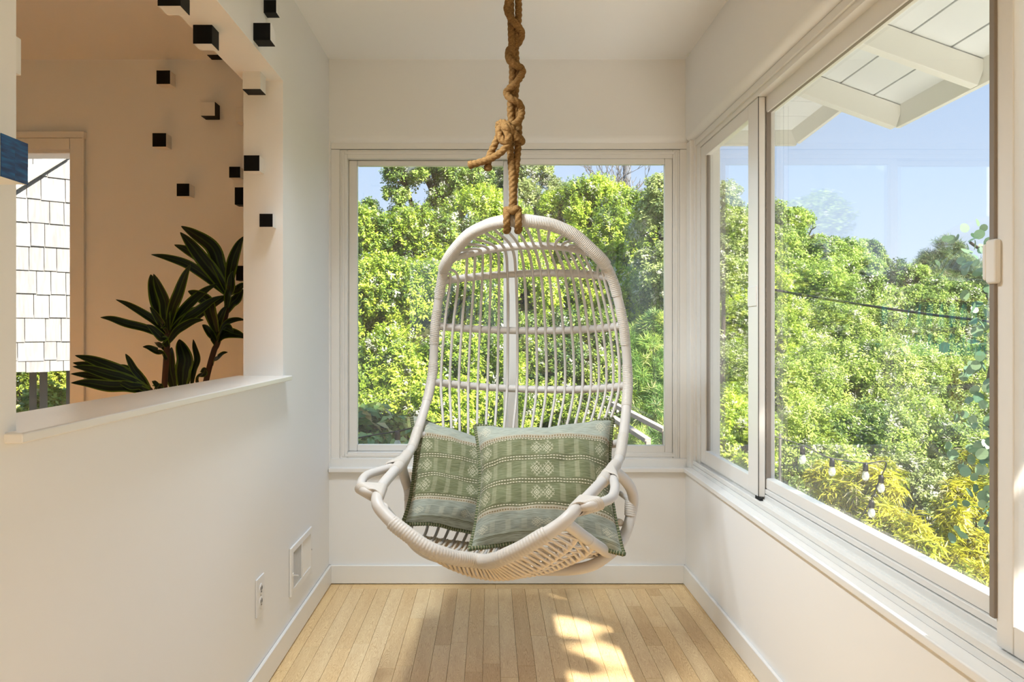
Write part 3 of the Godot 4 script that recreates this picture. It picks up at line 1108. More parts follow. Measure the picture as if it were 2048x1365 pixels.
func cushion_point(c: Array, nrm: Vector3, u: float, v: float, th: float, nz: FastNoiseLite) -> Vector3:
	var p: Vector3 = (c[0] as Vector3).lerp(c[1], u).lerp((c[2] as Vector3).lerp(c[3], u), v)
	var a := 2.0 * u - 1.0
	var b := 2.0 * v - 1.0
	var cen: Vector3 = (c[0] + c[1] + c[2] + c[3]) * 0.25
	# sides drawn in between the corners
	var ex: Vector3 = (c[1] - c[0]) * 0.5
	var ey: Vector3 = (c[2] - c[0]) * 0.5
	p -= ex * a * 0.11 * (1.0 - b * b) * absf(a)
	p -= ey * b * 0.13 * (1.0 - a * a) * absf(b)
	var f := pow(maxf(0.0, (1.0 - pow(absf(a), 2.6)) * (1.0 - pow(absf(b), 2.6))), 0.55)
	var wr := nz.get_noise_3d(u * 1.2, v * 1.2, signf(th) * 3.0) * 0.018 * minf(f, 0.7)
	var edge := nz.get_noise_2d(u * 2.0 + 7.0, v * 2.0) * 0.012
	return p + nrm * (th * f + wr * signf(th) + edge)

func build_cushions() -> void:
	var im := pattern()
	var m := paint(Color(1, 1, 1), 0.85, 0.2)
	m.albedo_texture = ImageTexture.create_from_image(im)
	m.rim_enabled = true
	m.rim = 0.25
	var bump := Image.create_empty(64, 64, false, Image.FORMAT_RGB8)
	for y in 64:
		for x in 64:
			var k := 0.5 + 0.5 * sin(y * TAU / 4.0) * (0.7 + 0.3 * sin(x * TAU / 4.0))
			bump.set_pixel(x, y, Color(k, k, k))
	m.heightmap_enabled = false
	var st := Image.create_empty(8, 64, false, Image.FORMAT_RGB8)
	for y in 64:
		for x in 8:
			st.set_pixel(x, y, Color(0.60, 0.575, 0.47) if y % 32 < 9 else Color(0.345, 0.375, 0.27))
	var e := paint(Color(1, 1, 1), 0.9, 0.2)
	e.albedo_texture = ImageTexture.create_from_image(st)
	cushion("green woven cushion tilted and partly tucked behind the other one in the hanging chair", P(823, 828, 2.77), P(1066, 902, 2.91), P(805, 1049, 2.50), P(1045, 1104, 2.57), 0.09, 5, m, e)
	cushion("green woven cushion in front in the hanging chair, its whole striped face in view", P(950, 853, 2.62), P(1226, 837, 2.59), P(939, 1100, 2.325), P(1248, 1108, 2.29), 0.10, 9, m, e)

# ---------------------------------------------------------------- rope
func rope_tube(pts: PackedVector3Array, r: float, lay := 0.055) -> MB:
	var mb := MB.new()
	var fine := resample(pts, 0.0035)
	var rf := func(_i: int, s: float, a: float) -> float:
		return r * (0.80 + 0.22 * absf(cos(1.5 * (a - s * TAU / lay))))
	mb.tube(fine, r, 18, false, rf)
	return mb

func build_rope() -> void:
	var d := 2.55
	var o := thing("hanging_rope", "thick tan twisted rope that holds the chair, knotted above it", "rope", HUB + V(0, 0.384, 0))
	var inv := HUB + V(0, 0.384, 0)
	var R := 0.0125
	var Q := func(u, v, dd): return P(u, v, d + dd) - inv
	var path := [Q.call(1021, -52, 0.0), Q.call(1022, 40, 0.004), Q.call(1024, 100, -0.002), Q.call(1025, 160, 0.003), Q.call(1021, 215, 0.0), Q.call(1024, 262, 0.002), Q.call(1021, 300, 0), Q.call(1024, 350, -0.008), Q.call(1025, 400, -0.010), Q.call(1023, 424, 0.0)]
	put("main_strand", rope_tube(spline(path, 12), R), M.rope, o)
	path = [Q.call(1035, -52, 0.006), Q.call(1037, 30, 0.006), Q.call(1031, 95, 0.010), Q.call(1034, 150, 0.008), Q.call(1030, 200, 0.012), Q.call(1037, 250, 0.006), Q.call(1036, 290, 0.004), Q.call(1033, 330, 0.004), Q.call(1028, 380, 0.008), Q.call(1028, 424, 0.004)]
	put("main_strand", rope_tube(spline(path, 12), R), M.rope, o)
	# the third length winds round the two
	path = []
	for q in [[1024, -52, -0.03], [1026, -20, -0.028], [1016, 6, -0.012], [1015, 22, -0.012], [1026, 42, -0.03], [1040, 58, -0.014], [1043, 72, 0.006], [1034, 90, 0.026], [1020, 98, 0.022], [1017, 108, 0.0], [1019, 120, -0.02], [1030, 130, -0.028], [1043, 137, -0.012],
			[1044, 148, -0.012], [1032, 166, -0.028], [1018, 178, -0.018], [1013, 187, -0.010], [1022, 198, -0.028], [1036, 205, -0.022], [1043, 218, -0.004], [1041, 236, -0.012], [1030, 248, -0.030], [1018, 252, -0.032], [1006, 254, -0.022]]:
		path.append(Q.call(q[0], q[1], q[2]))
	put("wrapping_strand", rope_tube(spline(path, 10), R), M.rope, o)
	# knot: a loop round the strands, crossed twice
	path = []
	for q in [[1006, 254, -0.022], [999, 258, -0.028], [998, 268, -0.036], [1004, 280, -0.040], [1012, 284, -0.042], [1017, 276, -0.048], [1014, 264, -0.046], [1008, 256, -0.038]]:
		path.append(Q.call(q[0], q[1], q[2]))
	put("knot_turn", rope_tube(spline(path, 10), R * 1.04), M.rope, o)
	path = []
	for q in [[1003, 247, -0.018], [1012, 255, -0.052], [1022, 262, -0.046], [1032, 272, -0.030], [1041, 278, -0.012], [1043, 284, 0.004], [1034, 282, 0.028], [1018, 272, 0.034], [1004, 262, 0.022], [997, 252, 0.0], [1003, 246, -0.02], [1015, 250, -0.044], [1028, 266, -0.04], [1034, 280, -0.034]]:
		path.append(Q.call(q[0], q[1], q[2]))
	put("knot_turn", rope_tube(spline(path, 10), R * 1.04), M.rope, o)
	# loose ends
	path = [Q.call(1000, 266, -0.02), Q.call(992, 284, -0.016), Q.call(983, 303, -0.010), Q.call(977, 318, -0.006), Q.call(976, 341, -0.002)]
	put("loose_end", rope_tube(spline(path, 10), R), M.rope, o)
	path = [Q.call(1018, 268, -0.044), Q.call(1017, 286, -0.040), Q.call(1004, 303, -0.034), Q.call(986, 315, -0.028), Q.call(966, 323, -0.022), Q.call(938, 331, -0.018)]
	put("loose_end", rope_tube(spline(path, 10), R), M.rope, o)
	for q in [[976, 336, -0.003], [941, 330, -0.018]]:
		var mb := MB.new()
		var c: Vector3 = Q.call(q[0], q[1], q[2])
		var dir := V(0, -1, 0) if q[0] > 950 else V(-0.96, -0.28, 0)
		mb.tube(PackedVector3Array([c - dir * 0.006, c, c + dir * 0.006]), 0.0142, 12)
		put("end_whipping", mb, M.rope, o)
	# hitch round the top of the rim: two turns joined by a bight in front
	for s in [[1013, 1013], [1036, 1035]]:
		path = []
		for k in 13:
			var a := -1.9 + TAU * 0.93 * k / 12.0
			path.append(Q.call(s[0] + (4.0 if k < 2 or k > 11 else 0.0), 441.0, 0) + V(0, 0.0355 * cos(a), 0.0355 * sin(a)))
		put("rim_turn", rope_tube(spline(path, 8), R), M.rope, o)
	path = [Q.call(1012, 428, 0.012), Q.call(1017, 420, -0.028), Q.call(1025, 423, -0.036), Q.call(1033, 418, -0.028), Q.call(1037, 424, 0.010)]
	put("rim_bight", rope_tube(spline(path, 10), R), M.rope, o)
	# plate and eye in the ceiling, above the picture
	var e := thing("ceiling_hook", "steel eye plate in the ceiling that the rope hangs from", "hook", V(P(1027, 0, d).x, CEIL, -d))
	var mb2 := MB.new()
	mb2.lathe(V(0, -0.012, 0), [[0.0, 0.0], [0.045, 0.002], [0.05, 0.008], [0.05, 0.012]], 24)
	put("plate", mb2, M.metal, e)
	mb2 = MB.new()
	var ringp := PackedVector3Array()
	for k in 20:
		ringp.append(V(cos(TAU * k / 20.0) * 0.022, -0.03 + sin(TAU * k / 20.0) * 0.022, 0))
	mb2.tube(ringp, 0.005, 8, true)
	put("eye", mb2, M.metal, e)

# ---------------------------------------------------------------- plant in the neighbouring room
func leaf_image() -> Image:
	var im := Image.create_empty(64, 128, false, Image.FORMAT_RGB8)
	var nz := FastNoiseLite.new(); nz.seed = 2; nz.frequency = 0.06
	for y in 128:
		for x in 64:
			var u := absf((x + 0.5) / 64.0 * 2.0 - 1.0)
			var k := nz.get_noise_2d(x * 2.0, y * 0.15) * 0.12
			var c := Color(0.06, 0.12, 0.045)
			if u + k > 0.72: c = Color(0.36, 0.46, 0.09)
			elif u + k < 0.12: c = Color(0.20, 0.29, 0.08)
			elif u + k > 0.42 and u + k < 0.50: c = Color(0.12, 0.20, 0.06)
			im.set_pixel(x, y, c)
	return im

func blade(parent: Node3D, m: Material, pts: Array, w: float, face: Vector3, fold := 0.25) -> void:
	var c := spline(pts, 8)
	var rows := []
	var m2 := c.size()
	for i in m2:
		var k := float(i) / (m2 - 1)
		var d := (c[mini(i + 1, m2 - 1)] - c[maxi(i - 1, 0)]).normalized()
		var sd := d.cross(face).normalized()
		var nn := sd.cross(d).normalized()
		var ww := w * pow(sin(PI * clampf(0.10 + 0.9 * k, 0.0, 1.0)), 0.75) * (1.0 - 0.25 * k)
		var row := PackedVector3Array()
		for j in 7:
			var q := (j - 3) / 3.0
			row.append(c[i] + sd * q * ww + nn * (absf(q) * ww * fold))
		rows.append(row)
	var mb := MB.new()
	mb.grid(rows)
	put("leaf", mb, m, parent)

func build_plant() -> void:
	var lm := paint(Color(0.85, 0.85, 0.85), 0.42, 0.35)
	lm.albedo_texture = ImageTexture.create_from_image(leaf_image())
	lm.backlight_enabled = true
	lm.backlight = Color(0.25, 0.25, 0.25)
	var stem_m := paint(Color(0.23, 0.15, 0.10), 0.8)
	var base := V(-1.13, 0.0, -2.78)
	var o := thing("potted_plant", "tall dark green dracaena with yellow-edged leaves behind the pass-through ledge", "plant", base)
	var C := func(x: float, y: float, d: float) -> Vector3: return P(140.0 + x / 3.7917, 440.0 + y / 3.7917, d) - base
	# pot, hidden behind the partition
	var mb := MB.new()
	mb.lathe(Vector3.ZERO, [[0.0, 0.0], [0.13, 0.0], [0.135, 0.01], [0.165, 0.30], [0.17, 0.31], [0.16, 0.315], [0.15, 0.30], [0.15, 0.27], [0.0, 0.27]], 28)
	put("pot", mb, paint(Color(0.75, 0.72, 0.68), 0.6), o)
	# stems from the pot up through the pixels where the photograph shows them
	var stems := [[V(0.02, 0.26, 0.02), C.call(700, 1700, 2.78), C.call(716, 1270, 2.76), C.call(730, 1060, 2.74), C.call(742, 830, 2.74)],
		[V(0.05, 0.26, -0.03), C.call(960, 1600, 2.86), C.call(1035, 1210, 2.86), C.call(1090, 1000, 2.86), C.call(1120, 930, 2.86), C.call(1185, 700, 2.86), C.call(1195, 520, 2.86)],
		[V(-0.04, 0.26, 0.03), C.call(690, 1600, 2.66), C.call(620, 1330, 2.62), C.call(585, 1270, 2.60)]]
	for s in stems:
		mb = MB.new()
		mb.tube(spline(s, 8), 0.0105, 8)
		put("stem", mb, stem_m, o)
	# leaves: root, bend, tip in crop pixels, distances of root and tip, half width, flutter of the face
	var face := V(0.25, 0.25, 1)
	for l in [[738, 900, 430, 790, 228, 740, 2.74, 2.66, 0.016], [740, 870, 560, 715, 345, 604, 2.74, 2.70, 0.015], [742, 840, 660, 620, 612, 412, 2.74, 2.80, 0.026], [742, 840, 720, 620, 632, 408, 2.72, 2.76, 0.022],
			[742, 820, 820, 560, 915, 336, 2.74, 2.66, 0.018], [742, 860, 690, 780, 605, 660, 2.72, 2.66, 0.014], [738, 960, 690, 890, 580, 793, 2.72, 2.64, 0.016], [734, 1060, 660, 1000, 550, 963, 2.73, 2.66, 0.014],
			[745, 870, 930, 620, 1125, 482, 2.75, 2.82, 0.020], [745, 880, 960, 700, 1165, 573, 2.75, 2.80, 0.018], [748, 930, 880, 800, 1016, 760, 2.73, 2.64, 0.016], [745, 900, 880, 740, 1002, 662, 2.75, 2.84, 0.018],
			[740, 1010, 690, 960, 640, 930, 2.74, 2.80, 0.012], [745, 900, 960, 740, 1330, 505, 2.76, 2.90, 0.020],
			[1195, 540, 1075, 210, 840, 45, 2.86, 2.90, 0.027], [1192, 560, 1010, 310, 834, 92, 2.86, 2.84, 0.026], [1190, 560, 1010, 300, 788, 188, 2.86, 2.92, 0.022], [1180, 560, 890, 340, 612, 262, 2.86, 2.80, 0.017],
			[1200, 540, 1235, 300, 1315, 125, 2.86, 2.80, 0.020], [1200, 580, 1270, 530, 1345, 490, 2.86, 2.80, 0.016], [1190, 660, 1220, 520, 1235, 388, 2.84, 2.80, 0.018], [1190, 700, 1260, 600, 1320, 530, 2.86, 2.90, 0.018],
			[1110, 850, 1040, 620, 893, 540, 2.84, 2.78, 0.024], [1108, 950, 1060, 860, 1003, 795, 2.86, 2.80, 0.015], [1120, 920, 1210, 860, 1345, 900, 2.85, 2.78, 0.020], [1125, 900, 1200, 780, 1330, 760, 2.86, 2.84, 0.016],
			[1120, 940, 1180, 820, 1240, 860, 2.84, 2.76, 0.018], [1085, 1110, 1120, 1050, 1198, 1004, 2.86, 2.80, 0.012], [1105, 900, 1130, 760, 1195, 650, 2.86, 2.84, 0.014],
			[600, 1290, 330, 1130, 35, 1028, 2.60, 2.54, 0.021], [600, 1290, 300, 1160, 18, 1084, 2.60, 2.56, 0.020], [598, 1290, 300, 1180, 18, 1112, 2.58, 2.50, 0.020], [598, 1295, 300, 1215, 3, 1168, 2.58, 2.52, 0.017],
			[596, 1305, 300, 1265, 6, 1237, 2.56, 2.48, 0.020], [598, 1290, 490, 1140, 420, 1015, 2.60, 2.58, 0.012], [600, 1290, 480, 1170, 352, 1100, 2.60, 2.62, 0.018], [598, 1300, 470, 1265, 360, 1240, 2.57, 2.52, 0.014],
			[850, 1270, 870, 1060, 828, 905, 2.80, 2.84, 0.028], [790, 1280, 760, 1120, 770, 965, 2.82, 2.86, 0.026], [925, 1250, 968, 1060, 934, 905, 2.84, 2.86, 0.013], [885, 1260, 900, 1130, 885, 1030, 2.86, 2.90, 0.014],
			[960, 1240, 1010, 1170, 1035, 1125, 2.84, 2.80, 0.014], [640, 1290, 660, 1260, 625, 1222, 2.66, 2.64, 0.010], [655, 1290, 690, 1270, 700, 1262, 2.66, 2.62, 0.010]]:
		var a: Vector3 = C.call(l[0], l[1], l[6])
		var b: Vector3 = C.call(l[2], l[3], (l[6] + l[7]) * 0.5 - 0.02)
		var e: Vector3 = C.call(l[4], l[5], l[7])
		blade(o, lm, [a, a.lerp(b, 0.5) + V(0, 0.008, 0.004), b, b.lerp(e, 0.55) + V(0, 0.005, 0.004), e], l[8] * 1.2, face + V(rng.randf_range(-0.5, 0.5), rng.randf_range(-0.3, 0.7), 0))

# ---------------------------------------------------------------- eave above the side window
func build_eave() -> void:
	var t := thing("roof_eave", "white open roof eave with rafter tails and boards above the side window", "eave", V(1.2, 1.95, -1.0))
	var o := t.position
	var sl := 0.36
	var yb := func(x: float) -> float: return 1.951 + sl * (1.76 - x)    # underside of the rafters
	var ds := [3.20, 2.665, 2.13, 1.60, 1.07, 0.54, 0.0, -0.2]
	for d in ds:
		var mb := MB.new()
		mb.bar(V(0.80, yb.call(0.80) + 0.048, -d) - o, V(1.736, yb.call(1.736) + 0.048, -d) - o, 0.042, 0.096, 0.003)
		put("rafter", mb, M.extwhite, t)
	# sheathing boards along the eave, with open joints
	var x := 0.78
	while x < 1.76:
		var w := minf(0.142, 1.77 - x)
		var mb := MB.new()
		var xm := x + w / 2
		var ang := -atan(sl)
		mb.obox(Transform3D(Basis(V(0, 0, 1), ang), V(xm, yb.call(xm) + 0.105 + 0.012 * 0 + 0.008, -1.5) - o), V((w - 0.005) / cos(ang), 0.02, 3.48), 0.002)
		put("roof_board", mb, M.extboard, t)
		x += w
	var mb := MB.new()
	mb.box(V(1.738, 1.970, -3.222) - o, V(1.760, 2.075, 0.25) - o, 0.003)
	put("fascia_board", mb, M.extwhite, t)
	mb = MB.new()
	mb.obox(Transform3D(Basis(V(0, 0, 1), -atan(sl)), V(1.25, yb.call(1.25) + 0.135, -1.5) - o), V(1.22, 0.02, 3.52), 0.002)
	put("roofing", mb, M.greywood, t)
	# the corner piece beyond the last rafter: its fascia turns along the back of the house
	var e := thing("eave_corner", "white eave corner with a mitred fascia beyond the last rafter tail", "eave", V(1.2, 1.95, -3.40))
	o = e.position
	mb = MB.new()
	var c0 := V(1.398, 1.995, -3.45)
	var c1 := V(1.545, 2.118, -3.235)
	mb.bar(c0 - o, c1 - o, 0.022, 0.085, 0.003)
	mb.box(V(1.02, 1.955, -3.472) - o, V(1.41, 2.04, -3.45) - o, 0.003)
	put("fascia_board", mb, M.extwhite, e)
	for k in 3:
		mb = MB.new()
		var f0 := k / 3.0 + 0.004
		var f1 := (k + 1) / 3.0 - 0.004
		var q := []
		for f in [f0, f1]:
			q.append([V(1.02, 2.02 + 0.16 * f, lerpf(-3.45, -3.23, f)) - o, c0.lerp(c1, f) + V(-0.011, 0.03, 0) - o])
		var up := V(0, 0.018, 0)
		var nd := V(0, -1, 0.6).normalized()
		mb.quad([q[0][0], q[0][1], q[1][1], q[1][0]], nd)
		mb.quad([q[0][0] + up, q[0][1] + up, q[1][1] + up, q[1][0] + up], -nd)
		mb.quad([q[1][0], q[1][1], q[1][1] + up, q[1][0] + up], V(0, 0, 1))
		mb.quad([q[0][0], q[0][1], q[0][1] + up, q[0][0] + up], V(0, 0, -1))
		put("roof_board", mb, M.extboard, e)

# ---------------------------------------------------------------- outdoors
func ground_y(x: float, z: float) -> float:
	var d := -z
	var rise := clampf((d - 9.0) / 16.0, 0.0, 1.0)
	rise = rise * rise * (3.0 - 2.0 * rise)
	var side := clampf(1.0 - (x - 3.0) / 14.0, 0.25, 1.0)
	return -2.4 + rise * 5.2 * side + 0.25 * sin(x * 0.7) * sin(z * 0.6)

func sprig(n: int, ln: float, w: float, spread: float, sd: int, droop := 0.0) -> ArrayMesh:
	var r := RandomNumberGenerator.new()
	r.seed = sd
	var mb := MB.new()
	for i in n:
		var k := float(i) / maxf(1.0, n - 1.0)
		var root := V(r.randf_range(-0.3, 0.3), k * 1.1 - 0.4, r.randf_range(-0.3, 0.3)) * spread
		var a := r.randf() * TAU
		var d := V(cos(a), r.randf_range(-0.15, 0.9) - droop, sin(a)).normalized()
		var side := d.cross(V(r.randf_range(-0.5, 0.5), 1, r.randf_range(-0.5, 0.5))).normalized()
		var up := side.cross(d).normalized()
		var l := ln * r.randf_range(0.75, 1.2)
		var ww := w * r.randf_range(0.8, 1.15) * 0.5
		var tip := root + d * l - V(0, droop * l * 0.3, 0)
		var midp := root + d * l * 0.45
		var p0 := mb.vert(root, (up + d * -0.2).normalized())
		var p1 := mb.vert(midp + side * ww + up * ww * 0.35, (up - side * 0.35).normalized())
		var p2 := mb.vert(tip, up)
		var p3 := mb.vert(midp - side * ww + up * ww * 0.35, (up + side * 0.35).normalized())
		mb.tri(p0, p1, p2)
		mb.tri(p0, p2, p3)
	return mb.mesh()

func leaf_mat(rough := 0.42, back := 0.75) -> StandardMaterial3D:
	var m := paint(Color(1, 1, 1), rough, 0.5)
	m.vertex_color_use_as_albedo = true
	m.backlight_enabled = true
	m.backlight = Color(back, back, back)
	return m

func scatter(called: String, parent: Node3D, mesh: Mesh, mat: Material, xs: Array, cs: Array) -> void:
	var mm := MultiMesh.new()
	mm.transform_format = MultiMesh.TRANSFORM_3D
	mm.use_colors = true
	mm.mesh = mesh
	mm.instance_count = xs.size()
	for i in xs.size():
		mm.set_instance_transform(i, xs[i])
		mm.set_instance_color(i, cs[i])
	var o := MultiMeshInstance3D.new()
	o.multimesh = mm
	o.material_override = mat
	o.name = called
	o.set_meta("kind", "stuff")
	parent.add_child(o, true)

# kind: sprig mesh, leaf material, dark / mid / light colours (linear), sprigs per square metre, size
func foliage_plant(called: String, label: String, category: String, group: String, blobs: Array, kind: Dictionary, sd: int, dens := 1.0, trunk := 0.06) -> Node3D:
	var r := RandomNumberGenerator.new()
	r.seed = sd
	var cen := Vector3.ZERO
	var balls := []
	for b in blobs:
		var c := P(b[0], b[1], b[2])
		balls.append([c, b[3] * b[2] / F])
		cen += c / blobs.size()
	var base := V(cen.x, ground_y(cen.x, cen.z), cen.z)
	var t := thing(called, label, category, base, group)
	var crotch := V(cen.x, lerpf(base.y, cen.y, 0.45), cen.z) - base
	var mb := MB.new()
	mb.tube(resample(spline([V(0, -0.1, 0), V(0.05, crotch.y * 0.5, 0.03), crotch], 6), 0.15), trunk, 8, false, func(i: int, _s: float, a: float) -> float: return trunk * (1.15 - 0.02 * i + 0.08 * sin(a * 3.0)))
	put("trunk", mb, M.bark, t)
	mb = MB.new()
	for b in balls:
		var c: Vector3 = b[0] - base
		var mid := crotch.lerp(c, 0.55) + V(r.randf_range(-0.1, 0.1), 0.06, r.randf_range(-0.1, 0.1))
		var tw := trunk * 0.55
		var pts := resample(spline([crotch, mid, c], 5), 0.12)
		var m := pts.size()
		mb.tube(pts, tw, 6, false, func(i: int, _s: float, _a: float) -> float: return tw * (1.0 - 0.75 * i / m))
		for k in 5:
			var e: Vector3 = c + V(r.randf_range(-1, 1), r.randf_range(-0.6, 1), r.randf_range(-0.4, 0.9)).normalized() * b[1] * 0.85
			var pt := resample(spline([mid.lerp(c, r.randf_range(0.2, 1.0)), c.lerp(e, 0.5) + V(0, 0.03, 0), e], 4), 0.1)
			var mm := pt.size()
			mb.tube(pt, tw * 0.35, 5, false, func(i: int, _s: float, _a: float) -> float: return tw * 0.35 * (1.0 - 0.7 * i / mm))
	put("branches", mb, M.bark, t)
	var xs := []
	var cs := []
	var eye := V(0, EYE, 0)
	for b in balls:
		var c: Vector3 = b[0]
		var R: float = b[1]
		var lobes := int(clampf(5.0 + R * R * 38.0, 7.0, 60.0))
		var total := int(4.0 * PI * R * R * 0.75 * kind.per * dens)
		var to_eye := (eye - c).normalized()
		for li in lobes:
			var dir := V(r.randfn(), r.randfn() + 0.25, r.randfn()).normalized()
			if dir.dot(to_eye) < -0.45: dir = (dir + to_eye * 1.2).normalized()
			var lc := c + dir * R * r.randf_range(0.62, 0.92)
			var lr := minf(R * r.randf_range(0.28, 0.5), 0.46)
			var tone := r.randf()
			var n := int(total / float(lobes))
			for i in n:
				var d2 := V(r.randfn(), r.randfn(), r.randfn()).normalized()
				if d2.dot(dir) < -0.25: d2 = -d2
				var p := lc + d2 * lr * pow(r.randf(), 0.28) * 1.04
				var up := (d2 * 0.8 + dir * 0.3 + V(0, 0.75, 0) + V(r.randfn(), r.randfn(), r.randfn()) * 0.35).normalized()
				var sx := up.cross(V(r.randfn(), r.randfn(), r.randfn())).normalized()
				var s: float = r.randf_range(0.75, 1.25) * kind.size
				xs.append(Transform3D(Basis(sx, up, sx.cross(up)).scaled(V(s, s, s)), p - base))
				var q := clampf(tone * 0.75 + r.randf_range(-0.35, 0.35) + 0.12, 0.0, 1.0)
				var col: Color = (kind.dark as Color).lerp(kind.mid, q * 2.0) if q < 0.5 else (kind.mid as Color).lerp(kind.light, q * 2.0 - 1.0)
				if r.randf() < kind.odd_share: col = kind.odd
				cs.append(col)
	scatter("foliage", t, kind.mesh, kind.mat, xs, cs)
	return t

func build_outdoors() -> void:
	# ground
	var nz := FastNoiseLite.new(); nz.seed = 12; nz.frequency = 0.35
	var gm := paint(Color(0.30, 0.31, 0.17), 0.95, 0.1)
	gm.albedo_texture = noise_tex(128, 0.05, Color(0.5, 0.48, 0.42), Color(1, 1, 1), 14)
	gm.uv1_scale = Vector3(30, 30, 30)
	var rows := []
	for i in 61:
		var row := PackedVector3Array()
		for j in 61:
			var x := -34.0 + 72.0 * j / 60.0
			var z := -62.0 + 90.0 * i / 60.0
			row.append(V(x, ground_y(x, z) + 0.15 * nz.get_noise_2d(x, z), z))
		rows.append(row)
	var mb := MB.new()
	mb.grid(rows)
	for q in mb.n.size():
		if mb.n[q].y < 0.0: mb.n[q] = -mb.n[q]
	structure(put("ground", mb, gm), "earth hillside under the trees outside")
	# house foundation so that the rooms stand on the slope
	mb = MB.new()
	mb.box(V(-4.3, -3.2, -BACK - 0.1), V(RIGHT + 0.1, -0.2, 3.3), 0.0)
	tag(put("house_foundation", mb, M.extwhite), "white foundation block that carries the house on the slope", "foundation")
	mb = MB.new()
	mb.box(V(1.02, -2.6, -4.3), V(4.3, -2.08, 3.3), 0.01)  # unseen pale slab, added to bounce sunlight up under the eave
	tag(put("added_bounce_slab", mb, paint(Color(0.86, 0.85, 0.82), 0.9)), "added pale bounce slab, out of view, on the ground below the side window", "terrace")
	var lm := leaf_mat()
	var glossy := leaf_mat(0.30, 0.7)
	var oak := {"mesh": sprig(14, 0.034, 0.019, 0.075, 1), "mat": lm, "dark": Color(0.08, 0.15, 0.045), "mid": Color(0.30, 0.42, 0.06), "light": Color(0.54, 0.66, 0.11), "odd": Color(0.62, 0.62, 0.50), "odd_share": 0.08, "per": 820.0, "size": 1.0}
	var bright := oak.duplicate()
	bright.mid = Color(0.37, 0.52, 0.05); bright.light = Color(0.63, 0.74, 0.09); bright.dark = Color(0.10, 0.18, 0.04)
	var olive := oak.duplicate()
	olive.mesh = sprig(14, 0.036, 0.017, 0.08, 2); olive.mid = Color(0.31, 0.39, 0.12); olive.light = Color(0.54, 0.62, 0.22); olive.dark = Color(0.10, 0.15, 0.06); olive.odd_share = 0.14
	var far := oak.duplicate()
	far.mesh = sprig(15, 0.052, 0.030, 0.11, 3); far.per = 400.0; far.mid = Color(0.29, 0.43, 0.08); far.light = Color(0.52, 0.66, 0.14); far.dark = Color(0.08, 0.15, 0.03)
	var slope := oak.duplicate()
	slope.mesh = sprig(15, 0.042, 0.021, 0.09, 4); slope.per = 620.0; slope.mid = Color(0.40, 0.54, 0.10); slope.light = Color(0.66, 0.76, 0.20); slope.dark = Color(0.12, 0.20, 0.06); slope.odd_share = 0.10
	var pine := {"mesh": sprig(26, 0.11, 0.006, 0.10, 5), "mat": lm, "dark": Color(0.07, 0.13, 0.05), "mid": Color(0.16, 0.26, 0.09), "light": Color(0.28, 0.38, 0.13), "odd": Color(0.34, 0.33, 0.20), "odd_share": 0.08, "per": 190.0, "size": 1.2}
	var soft := {"mesh": sprig(30, 0.075, 0.0045, 0.05, 6), "mat": lm, "dark": Color(0.12, 0.24, 0.06), "mid": Color(0.24, 0.42, 0.09), "light": Color(0.62, 0.70, 0.14), "odd": Color(0.7, 0.7, 0.3), "odd_share": 0.04, "per": 1000.0, "size": 1.0}
	var bamboo := {"mesh": sprig(12, 0.10, 0.013, 0.09, 7, 0.5), "mat": lm, "dark": Color(0.26, 0.34, 0.03), "mid": Color(0.58, 0.58, 0.04), "light": Color(0.80, 0.74, 0.08), "odd": Color(0.66, 0.60, 0.32), "odd_share": 0.08, "per": 560.0, "size": 1.0}
	var broad := {"mesh": sprig(8, 0.095, 0.052, 0.10, 8, 0.3), "mat": glossy, "dark": Color(0.07, 0.17, 0.04), "mid": Color(0.20, 0.34, 0.07), "light": Color(0.44, 0.52, 0.13), "odd": Color(0.62, 0.52, 0.22), "odd_share": 0.08, "per": 330.0, "size": 0.85}
	var g := "sunlit trees and shrubs outside the windows"
	# ---- seen through the back window
	foliage_plant("oak_tree", "broad bright green oak filling the left half of the back window", "tree", g, [[690, 520, 8.6, 105], [790, 545, 8.8, 115], [880, 525, 9.0, 100], [970, 500, 9.3, 100], [740, 640, 8.3, 125], [880, 650, 8.5, 130], [1000, 620, 9.0, 120], [690, 740, 8.4, 110]], bright, 101)
	foliage_plant("leafy_shrub", "dense yellow-green shrub low behind the left cushion in the back window", "shrub", g, [[750, 775, 7.3, 85], [840, 760, 7.2, 100], [930, 790, 7.1, 110], [860, 880, 6.8, 110], [760, 880, 6.9, 90]], bright, 102)
	foliage_plant("oak_tree", "open-crowned oak with bare limbs against the sky, upper left of the back window", "tree", g, [[815, 372, 13.5, 44], [870, 350, 14.0, 58], [930, 355, 14.2, 60], [985, 375, 14.0, 60], [795, 400, 13.4, 26], [900, 405, 14.0, 40], [1010, 330, 14.5, 50], [960, 320, 14.5, 45], [850, 325, 14.4, 40]], far, 103, 0.55, 0.14)
	foliage_plant("oak_tree", "small pale oak crown at the far left edge of the back window", "tree", g, [[730, 432, 15.0, 26], [700, 450, 15.0, 40]], far, 104, 0.6, 0.08)
	foliage_plant("oak_tree", "tall oak right behind the rope in the back window", "tree", g, [[1050, 385, 11.0, 62], [1090, 450, 10.6, 75], [1040, 470, 10.8, 80], [1075, 395, 11.2, 40]], olive, 105, 0.85, 0.1)
	foliage_plant("oak_tree", "rounded bright oak to the right of the chair's top in the back window", "tree", g, [[1180, 452, 10.2, 82], [1235, 440, 10.2, 60], [1130, 440, 10.3, 62], [1215, 540, 9.8, 110], [1110, 560, 9.8, 100], [1290, 520, 9.7, 90], [1160, 640, 9.5, 110], [1270, 620, 9.4, 90]], bright, 106)
